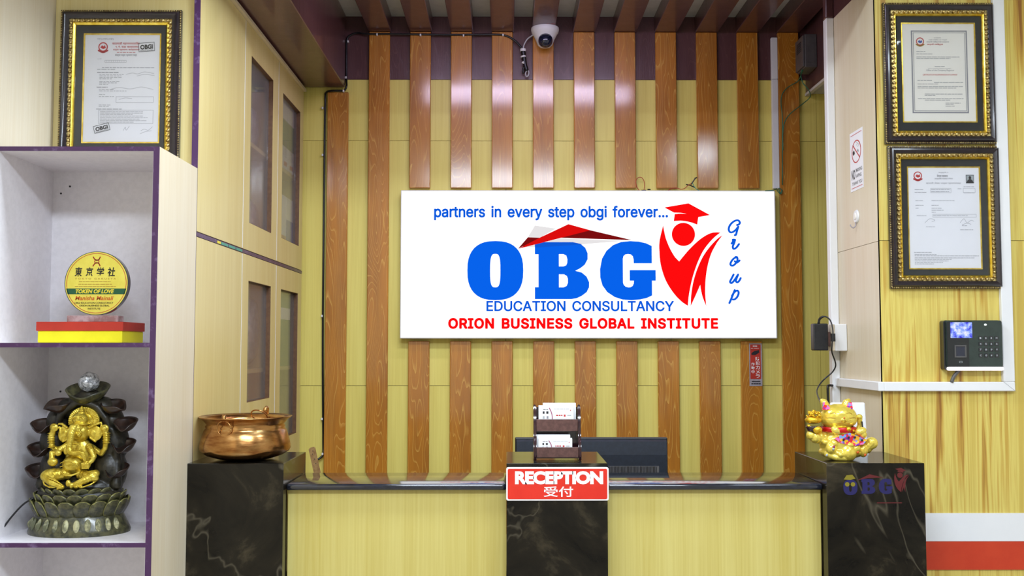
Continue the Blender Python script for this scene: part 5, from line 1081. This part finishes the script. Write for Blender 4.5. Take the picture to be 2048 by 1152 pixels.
obj('lotus_core', lathe(BM(), [(.01, 46*K), (74*K, 46*K), (82*K, 60*K), (74*K, 78*K), (60*K, 90*K), (.01, 92*K)], (ox, YF, zf), 48, 1, .72), 'stone_dark', fo, smooth=True)
# rock grotto
bm = BM()
for px, py, rx, rz, ry, dy in ((163, 1005, 84, 26, 56, .0), (163, 990, 80, 30, 48, .01), (110, 960, 30, 45, 34, .012), (218, 960, 32, 45, 34, .012), (105, 905, 28, 40, 28, .016), (222, 905, 30, 42, 28, .016), (112, 865, 24, 30, 26, .018), (215, 865, 26, 32, 26, .018),
                               (135, 838, 24, 22, 26, .012), (200, 838, 26, 24, 26, .012), (168, 822, 34, 16, 30, .010), (165, 900, 60, 75, 14, .045), (165, 950, 70, 60, 14, .045), (172, 812, 22, 12, 22, .01)):
    ell(bm, G(px, py, dy), (rx*K, ry*K, rz*K), sub=3)
rod(bm, [G(118, 870, -.012), G(126, 850, -.018), G(142, 836, -.022), G(160, 824, -.024), G(180, 826, -.024), G(198, 834, -.022), G(214, 856, -.018), G(222, 880, -.012)], [.010]*8)
rod(bm, [G(92, 985, -.02), G(100, 940, -.01), G(104, 900, -.008), G(112, 874, -.01)], [.016, .013, .012, .011]); rod(bm, [G(238, 985, -.02), G(236, 940, -.01), G(232, 900, -.008), G(226, 880, -.01)], [.016, .013, .012, .011])
me = remesh(bm, .0028, 2); obj('grotto', me, 'stone_dark', fo, smooth=True)
# lamp bowls
def diya(px, py, w_, h_, dirx, dy=-.012, name='lamp_bowl', mt='bowl_brown', spout=.28, drop=.6):
    c = G(px, py, dy); bm = BM(); n = 40; R = w_*K/2; H = h_*K
    th0 = math.radians(-90+dirx*25)
    prof = [(.05, -1.), (.35, -.95), (.62, -.72), (.82, -.38), (.95, -.02), (1.0, .12), (.94, .16), (.84, -.08), (.62, -.45), (.3, -.62), (.05, -.66)]
    rings = []
    for r_, z in prof:
        row = []
        for k_ in range(n):
            th = 2*math.pi*k_/n; d = math.atan2(math.sin(th-th0), math.cos(th-th0)); sp_ = math.exp(-(d/.42)**2)
            rr = R*r_*(1+spout*sp_*r_); zz_ = H*z
            zz_ -= H*drop*sp_*max(0, z+.75)/.9*r_
            tl = math.sin(th)*rr*.30
            row.append(bm.verts.new((c.x+rr*math.cos(th), c.y+rr*.8*math.sin(th), c.z+zz_+tl)))
        rings.append(row)
    for i in range(len(rings)-1):
        for k_ in range(n): bm.faces.new((rings[i][k_], rings[i][(k_+1) % n], rings[i+1][(k_+1) % n], rings[i+1][k_]))
    bm.faces.new(rings[0]); bm.faces.new(rings[-1])
    obj(name, bm, mt, fo, smooth=True)
for px, py, d in ((123, 826, -2.6), (228, 828, 2.6), (91, 866, .2), (254, 863, .1), (86, 912, .2), (251, 905, .0), (83, 954, .6), (239, 953, -.4)):
    diya(px, py, 48, 18, d, -.018)
diya(174, 800, 86, 26, 0, -.004, 'top_bowl', 'olive_lotus', .08, .25)
bm = BM(); ell(bm, G(176.5, 785, -.006), 19.5*K, sub=3)
for v in bm.verts: v.co += (v.co-G(176.5, 785, -.006)).normalized()*random.uniform(-.0016, .0016)
obj('crystal_ball', bm, 'crystal', fo)
# golden idol
bm = BM(); F = -.034
E = lambda px, py, rx, rz, ry, dy=0, rot=0: ell(bm, G(px, py, F+dy), (rx*K, ry*K, rz*K), (0, rot, 0), 3)
def RD(pts, rr): rod(bm, [G(x, y, F+d) for x, y, d in pts], [q*K for q in rr], 2)
E(166, 925, 27, 34, 14, .010); E(161, 944, 21, 18, 19, -.010)
E(170, 882, 20, 19, 17, .0); E(166, 874, 15, 11, 14, -.010); E(171, 856, 16.5, 13, 14, -.004); E(172, 866, 18, 3, 15, -.005)
E(173.5, 844, 8, 4.5, 7, -.006); E(173.5, 839, 5.5, 3, 5, -.006); E(173.5, 835, 3, 4, 3, -.006)
E(173, 862, 25, 23, 4, .012)
for q in range(27):
    a = math.radians(-12+q*7.85); E(174+29*math.cos(a), 862-27*math.sin(a), 2.3, 2.3, 4, .010); 
    RD([(174+20*math.cos(a), 862-18*math.sin(a), .006), (174+29*math.cos(a), 862-27*math.sin(a), .007)], [1.2, 1.5])
for q in range(11):
    a = math.radians(12+q*15.6); E(171+12*math.cos(a), 858-8*math.sin(a), 1.6, 1.6, 1.6, -.0225)
E(170.5, 856, 4.5, 5.5, 2.5, -.0235)
RD([(164, 872, -.022), (161.5, 884, -.029), (160.5, 898, -.033), (159.5, 911, -.035), (162, 918, -.036), (170, 920.5, -.037), (180, 918.5, -.038), (187, 920.5, -.038), (189.5, 926, -.038), (191.5, 934, -.037)], [9, 7.6, 6.4, 6, 6.2, 5.8, 4.8, 4.2, 4, 3.4])
E(174, 886, 5, 5.5, 3.6, -.0225); E(174, 886, 2.2, 2.6, 2.5, -.027); RD([(169, 879, -.024), (175, 878, -.024), (180, 882, -.020)], [1.6, 1.8, 1.4]); E(152.5, 885, 2.6, 4, 3, -.019)
RD([(167, 903, -.026), (176, 904, -.030)], [2.6, 1.6])
E(140.5, 885, 11.5, 16.5, 3.2, -.007, .12); RD([(130, 866, -.006), (137, 866, -.009), (147, 873, -.012)], [2.2, 2.8, 2.4]); RD([(132, 872, -.008), (134, 884, -.010), (139, 900, -.008), (146, 897, -.009)], [2, 1.8, 2, 1.8]); E(143, 885, 4.5, 8, 3, -.009)
E(201, 884, 14, 15, 3.2, -.007, -.25); RD([(191, 873, -.012), (200, 868, -.011), (212, 863, -.006)], [2.4, 2.8, 1.8]); RD([(213, 866, -.007), (211, 884, -.009), (202, 900, -.008), (192, 893, -.009)], [2, 1.8, 2, 1.8]); E(198, 884, 6, 7.5, 3, -.009)
# rear arms with banded sleeves, front arms
RD([(146, 912, .006), (126, 916, .0), (117, 911, -.004), (115.5, 892, -.006), (120, 876, -.008)], [7, 6, 5, 6.2, 6]); E(121.5, 873, 8.5, 8.5, 4, -.010); E(121.5, 873, 5, 5, 3, -.014)
RD([(190, 912, .006), (212, 924, .0), (220, 914, -.004), (223, 894, -.006), (221, 880, -.008)], [7, 5.5, 5, 6.4, 6]); E(220.6, 875, 8, 8.5, 4, -.010); E(220.6, 875, 4.8, 5, 3, -.014)
for q in range(5): E(115.5, 884+q*4.6, 7.8, 1.5, 7, -.006); E(223, 884+q*4.6, 7.8, 1.5, 7, -.006)
E(116.5, 911, 8, 1.7, 7, -.006); E(116.5, 907.5, 6.5, 1.7, 6, -.006)
RD([(148, 906, -.006), (138, 914, -.014), (130, 921, -.020), (122, 921, -.022), (124, 934, -.026)], [6.5, 6, 5.2, 5, 6]); E(126, 938, 10, 8.5, 8, -.027); E(136, 921, 6, 6, 5, -.026); E(149, 917, 5, 8, 4, -.020)
RD([(190, 910, -.008), (198, 917, -.018), (205, 928, -.024), (202, 936, -.028), (195, 941, -.032)], [7.5, 6, 5.2, 4.6, 5]); E(192.5, 943, 9, 8, 4, -.033); E(201, 929, 6.6, 1.6, 6, -.026)
for q in range(5): RD([(186+q*3.2, 940, -.039), (186.5+q*3, 950, -.0385)], [1.5, 1.3])
# crossed legs with cloth folds
E(121, 964, 18.5, 13, 12, -.026, -.15); E(199, 966, 17, 9, 10, -.024, .35)
RD([(150, 962, -.012), (128, 963, -.026), (116, 963, -.024)], [11, 13.5, 11]); RD([(115, 968, -.026), (128, 976, -.034), (142, 982, -.038), (150, 985, -.040)], [9, 8.5, 6, 4.5])
RD([(176, 964, -.010), (196, 966, -.022), (208, 961, -.022)], [10, 11, 8]); RD([(207, 965, -.024), (190, 973, -.034), (176, 979, -.038), (168, 982, -.040)], [7.5, 7.5, 5.5, 4])
for q in range(4): RD([(112+q*5, 955+q*1.5, -.040+.002*(3-q)), (126+q*5, 967+q*2, -.048), (142+q*3, 973+q*2.5, -.044)], [.8, 1.3, 1.0])
for q in range(3): RD([(206-q*5, 957+q*2, -.034), (192-q*4, 966+q*2, -.041), (178-q*2, 974+q*2, -.044)], [.8, 1.2, .9])
E(147, 986, 7, 4, 5, -.040); E(142, 988, 2.4, 2.4, 2.4, -.043); E(168, 982, 4, 6, 4, -.042); E(177, 984, 5, 3.5, 4, -.043); E(186, 985, 4, 3, 4, -.040); E(161, 978, 5, 7, 4, -.040)
RD([(103, 968, -.018), (112, 981, -.030), (124, 986, -.036), (138, 986, -.040)], [1.4, 1.8, 1.6, 1.4]); RD([(190, 985, -.040), (202, 981, -.034), (213, 973, -.022)], [1.6, 1.8, 1.2])
RD([(142, 955, -.030), (152, 962, -.038), (166, 963, -.040), (180, 958, -.034)], [1.6, 2.2, 2.2, 1.6])
RD([(143, 940, -.034), (155, 934, -.040), (170, 936, -.042), (178, 944, -.038)], [1., 1.1, 1.1, 1.]); RD([(143, 947, -.036), (156, 943, -.043), (172, 940, -.043)], [.9, 1.0, .9])
me = remesh(bm, .00105, 1); obj('golden_idol', me, 'idol_gold', fo, smooth=True, label='golden seated elephant-headed idol')
P = [G(x, y, d) for x, y, d in ((92, 985, .03), (72, 1000, .01), (45, 1020, -.01), (20, 1045, -.03), (-10, 1068, -.04), (-20, 1078, -.03))]
P = [PY(x, y, Y) for x, y, Y in ((88, 990, 2.83), (66, 997, 2.80), (45, 1010, 2.79), (22, 1035, 2.78), (4, 1058, 2.77))]
P[-1].z = max(P[-1].z, zf+.006); P.append(P[-1]+Vector((-.02, .02, -.0)))
obj('power_cord', tube(BM(), P, .0026, 8, 5), 'cable_black', fo, smooth=True)

# ================================================================== GOLDEN CAT
YK = 3.075; K = YK/2014.8; cx0 = PY(1682, 900, YK).x
def Q(px, py, dy=0): return Vector((cx0+(px-1682)*K, YK+dy, ZB+(916.5-py)*K))
ct = thing('lucky_cat', 'golden beckoning cat figurine on the right marble pillar', 'figurine', (cx0, YK, ZB))
bm = BM()
E = lambda px, py, rx, rz, ry, dy=0, rot=0: ell(bm, Q(px, py, dy), (rx*K, ry*K, rz*K), (0, rot, 0), 3)
E(1678, 832, 36, 25, 28, 0); E(1668, 838, 26, 18, 25, -.001); E(1688, 838, 26, 18, 25, -.001)        # head with cheeks
E(1680, 837, 7, 4.5, 5, -.038)                                                                    # muzzle
rod(bm, [Q(1655, 818), Q(1650, 805), Q(1646, 801)], [.016, .012, .007]); rod(bm, [Q(1690, 818), Q(1695, 805), Q(1699, 801)], [.016, .012, .007])
E(1682, 885, 42, 33, 34, .004); E(1682, 902, 44, 15, 36, .002)                                   # body
rod(bm, [Q(1662, 873, 0), Q(1645, 874, -.01), Q(1628, 872, -.018), Q(1619, 868, -.020)], [.021, .020, .019, .015])  # raised left arm base
rod(bm, [Q(1716, 866, .01), Q(1722, 850, .008), Q(1721, 836, .004)], [.010, .007, .009]); E(1720, 833, 6.5, 5.5, 6, .002)
rod(bm, [Q(1710, 900, -.01), Q(1728, 893, -.02), Q(1737, 882, -.026)], [.020, .018, .017])           # foot out right
E(1739, 883, 9, 11, 6, -.032)
E(1665, 858, 11, 8, 9, -.036, .5); E(1714, 860, 12, 8, 9, -.034, -.4); E(1718, 866, 8, 8, 8, -.034)   # paws on the banner
rod(bm, [Q(1650, 905, -.03), Q(1664, 911, -.04), Q(1680, 912, -.044)], [.012, .010, .009])
E(1655, 893, 11, 12, 10, -.036); E(1660, 883, 8, 8, 8, -.038); E(1646, 881, 8, 6, 7, -.03)            # small figures
E(1688, 902, 16, 17, 14, -.038); E(1690, 886, 10, 7, 9, -.04); E(1704, 893, 8, 9, 8, -.038); E(1719, 898, 9, 13, 9, -.030); E(1671, 905, 6, 6, 6, -.046)
me = remesh(bm, .0014, 3)
# flatten the bottom
for v in me.vertices:
    if v.co.z < ZB+.0003: v.co.z = ZB+.0003
obj('cat_body', me, 'cat_gold', ct, smooth=True)
for sx, px in ((-1, 1649.5), (1, 1695.5)):
    bm = BM(); A = Q(px, 812, -.017); pts = [A+Vector((-.010 if sx < 0 else -.014, -.0045, -.010)), A+Vector((.014 if sx < 0 else .011, -.0045, -.008)), A+Vector((.004 if sx < 0 else .010, .000, .012)), A+Vector((-.007 if sx < 0 else .001, .000, .014))]
    f0 = [bm.verts.new(p) for p in pts]; f1 = [bm.verts.new(p+Vector((0, .006, -.001))) for p in pts]; bm.faces.new(f0); bm.faces.new(f1)
    for i in range(4): bm.faces.new((f0[i], f0[(i+1) % 4], f1[(i+1) % 4], f1[i]))
    bmesh.ops.subdivide_edges(bm, edges=bm.edges[:], cuts=2, use_grid_fill=True)
    obj('ear_lining', bm, 'flower_print', ct, label='flower patterned inner ear')
s = Surf(Q(1678, 832, -.0475), (K, 0, 0), (0, 0, -K), (0, -1, 0))
def onhead(pts): # wrap strokes on the head ellipsoid
    out = []
    for u_, v_ in pts:
        q_ = max(0, 1-(u_/36)**2-(v_/25)**2); out.append(Q(1678+u_, 832+v_, -28*K*math.sqrt(q_)-.0012))
    return out
bm = BM()
for pts in ([(-2, 4), (-6, 8), (-12, 8)], [(2, 4), (6, 8), (12, 8)], [(8, -7), (14, -9), (20, -6)], [(-24, -6), (-18, -9), (-12, -7)], [(14, 2), (22, 1), (29, 2)], [(14, 6), (22, 7), (28, 8)], [(-14, 2), (-22, 1), (-29, 2)], [(-14, 6), (-22, 7), (-28, 8)]):
    P = onhead(pts)
    if abs(pts[0][0]) <= 2: P = [p+Vector((0, -.005, 0)) for p in P]
    tube(bm, P, .0007, 6, 4)
obj('face_lines', bm, 'ink_gold', ct); obj('nose', ell(BM(), Q(1683.5-4, 833, -.0475), (.003, .002, .0022)), 'ink_orange', ct, smooth=True)
bm = lathe(BM(), [(33*K, -5*K), (35*K, -3*K), (34.5*K, 4*K), (32*K, 5*K)], Q(1677, 857, 0), 48, 1, .92, cap=False); obj('collar', bm, 'cat_red', ct, smooth=True, label='red collar')
bm = BM(); ell(bm, Q(1688, 855, -.046), (.0075, .006, .007), sub=3); ell(bm, Q(1698, 858, -.044), (.004, .004, .004)); obj('bell', bm, 'ingot_gold', ct, smooth=True)
bm = BM()
A = [Q(1659, 874, -.047), Q(1672, 867, -.050), Q(1690, 862, -.051), Q(1708, 868, -.050), Q(1724, 876, -.045), Q(1716, 884, -.049), Q(1700, 887, -.052), Q(1682, 884, -.052), Q(1672, 882, -.050)]
f0 = [bm.verts.new(p) for p in A]; f1 = [bm.verts.new(p+Vector((0, .008, 0))) for p in A]; bm.faces.new(f0); bm.faces.new(f1)
for i in range(len(A)): bm.faces.new((f0[i], f0[(i+1) % len(A)], f1[(i+1) % len(A)], f1[i]))
obj('banner', bm, 'flower_print', ct, label='multicoloured fan banner')
bm = BM(); K2 = K
for u_, v_ in ((1676, 875), (1686, 870.5), (1698, 870.5), (1712, 876)): ell(bm, Q(u_, v_, -.0535), (.0038, .0012, .0038))
obj('banner_marks', bm, 'ink_black', ct)
# gold ingots held up in a pot
bm = BM(); random.seed(3)
for q in range(46):
    a = random.uniform(0, 6.28); r_ = random.random()**.5*13; h_ = random.uniform(-6, 14)*(1-r_/22)
    ell(bm, Q(1624+r_*math.cos(a), 830-h_, -.022+r_*.0012*math.sin(a)), (.0052, .0045, .0030), (random.random(), random.random(), 0), 2)
ell(bm, Q(1623.5, 838, -.022), (17*K, 14*K, 8*K)); obj('ingot_heap', bm, 'ingot_gold', ct, smooth=True, label='heap of gold ingots')
bm = lathe(BM(), [(10*K, -8*K), (13*K, -2*K), (15.5*K, 3*K), (15*K, 5*K), (5*K, 5*K)], Q(1624, 855, -.020), 24, 1, .85); obj('ingot_pot', bm, 'dark_red_gloss', ct, smooth=True)
bm = BM(); ell(bm, Q(1629, 857, -.036), (.014, .008, .011), sub=3); ell(bm, Q(1613, 849, -.030), (.006, .006, .004)); obj('coin_charm', bm, 'ingot_gold', ct, smooth=True)
bm = BM(); tube(bm, [Q(1724, 842, -.004), Q(1725, 860, -.006), Q(1727, 876, -.004)], .0024, 8); obj('staff', bm, 'kanji_black', ct)
bm = BM()
for u_, v_, m_ in ((1657, 889, 0), (1656, 893, 1), (1705, 900, 2), (1719, 905, 2), (1643, 905, 1)): ell(bm, Q(u_, v_, -.0515 if u_ < 1700 else -.0475), (.0035, .0025, .0045), (0, .4, 0), mi=m_)
obj('painted_spots', bm, ['ink_purple', 'ink_silver', 'ink_orange'], ct, smooth=True)
# white device behind the cat
A = PY(1655, 803, 3.24); B = PY(1724, 803, 3.24); Cc = PY(1735, 915, 3.2)
wid = B.x-A.x; hgt = A.z-ZB-.002
bm = BM(); box(bm, 0, wid, 0, .018, 0, hgt, bev=.006, seg=3)
bmesh.ops.transform(bm, matrix=Matrix.Translation((A.x+.009, 3.215, ZB+.001)) @ Matrix.Rotation(math.radians(-7), 4, 'X'), verts=bm.verts)
t = thing('white_router', 'white flat rounded network box standing behind the golden cat', 'router', (A.x+wid/2, 3.22, ZB))
obj('casing', bm, 'plastic_white', t, smooth='auto')
obj('foot', ibox(A.x+.02, A.x+wid+.005, 3.205, 3.25, ZB+.0002, ZB+.004), 'plastic_white', t)

bpy.context.view_layer.update()
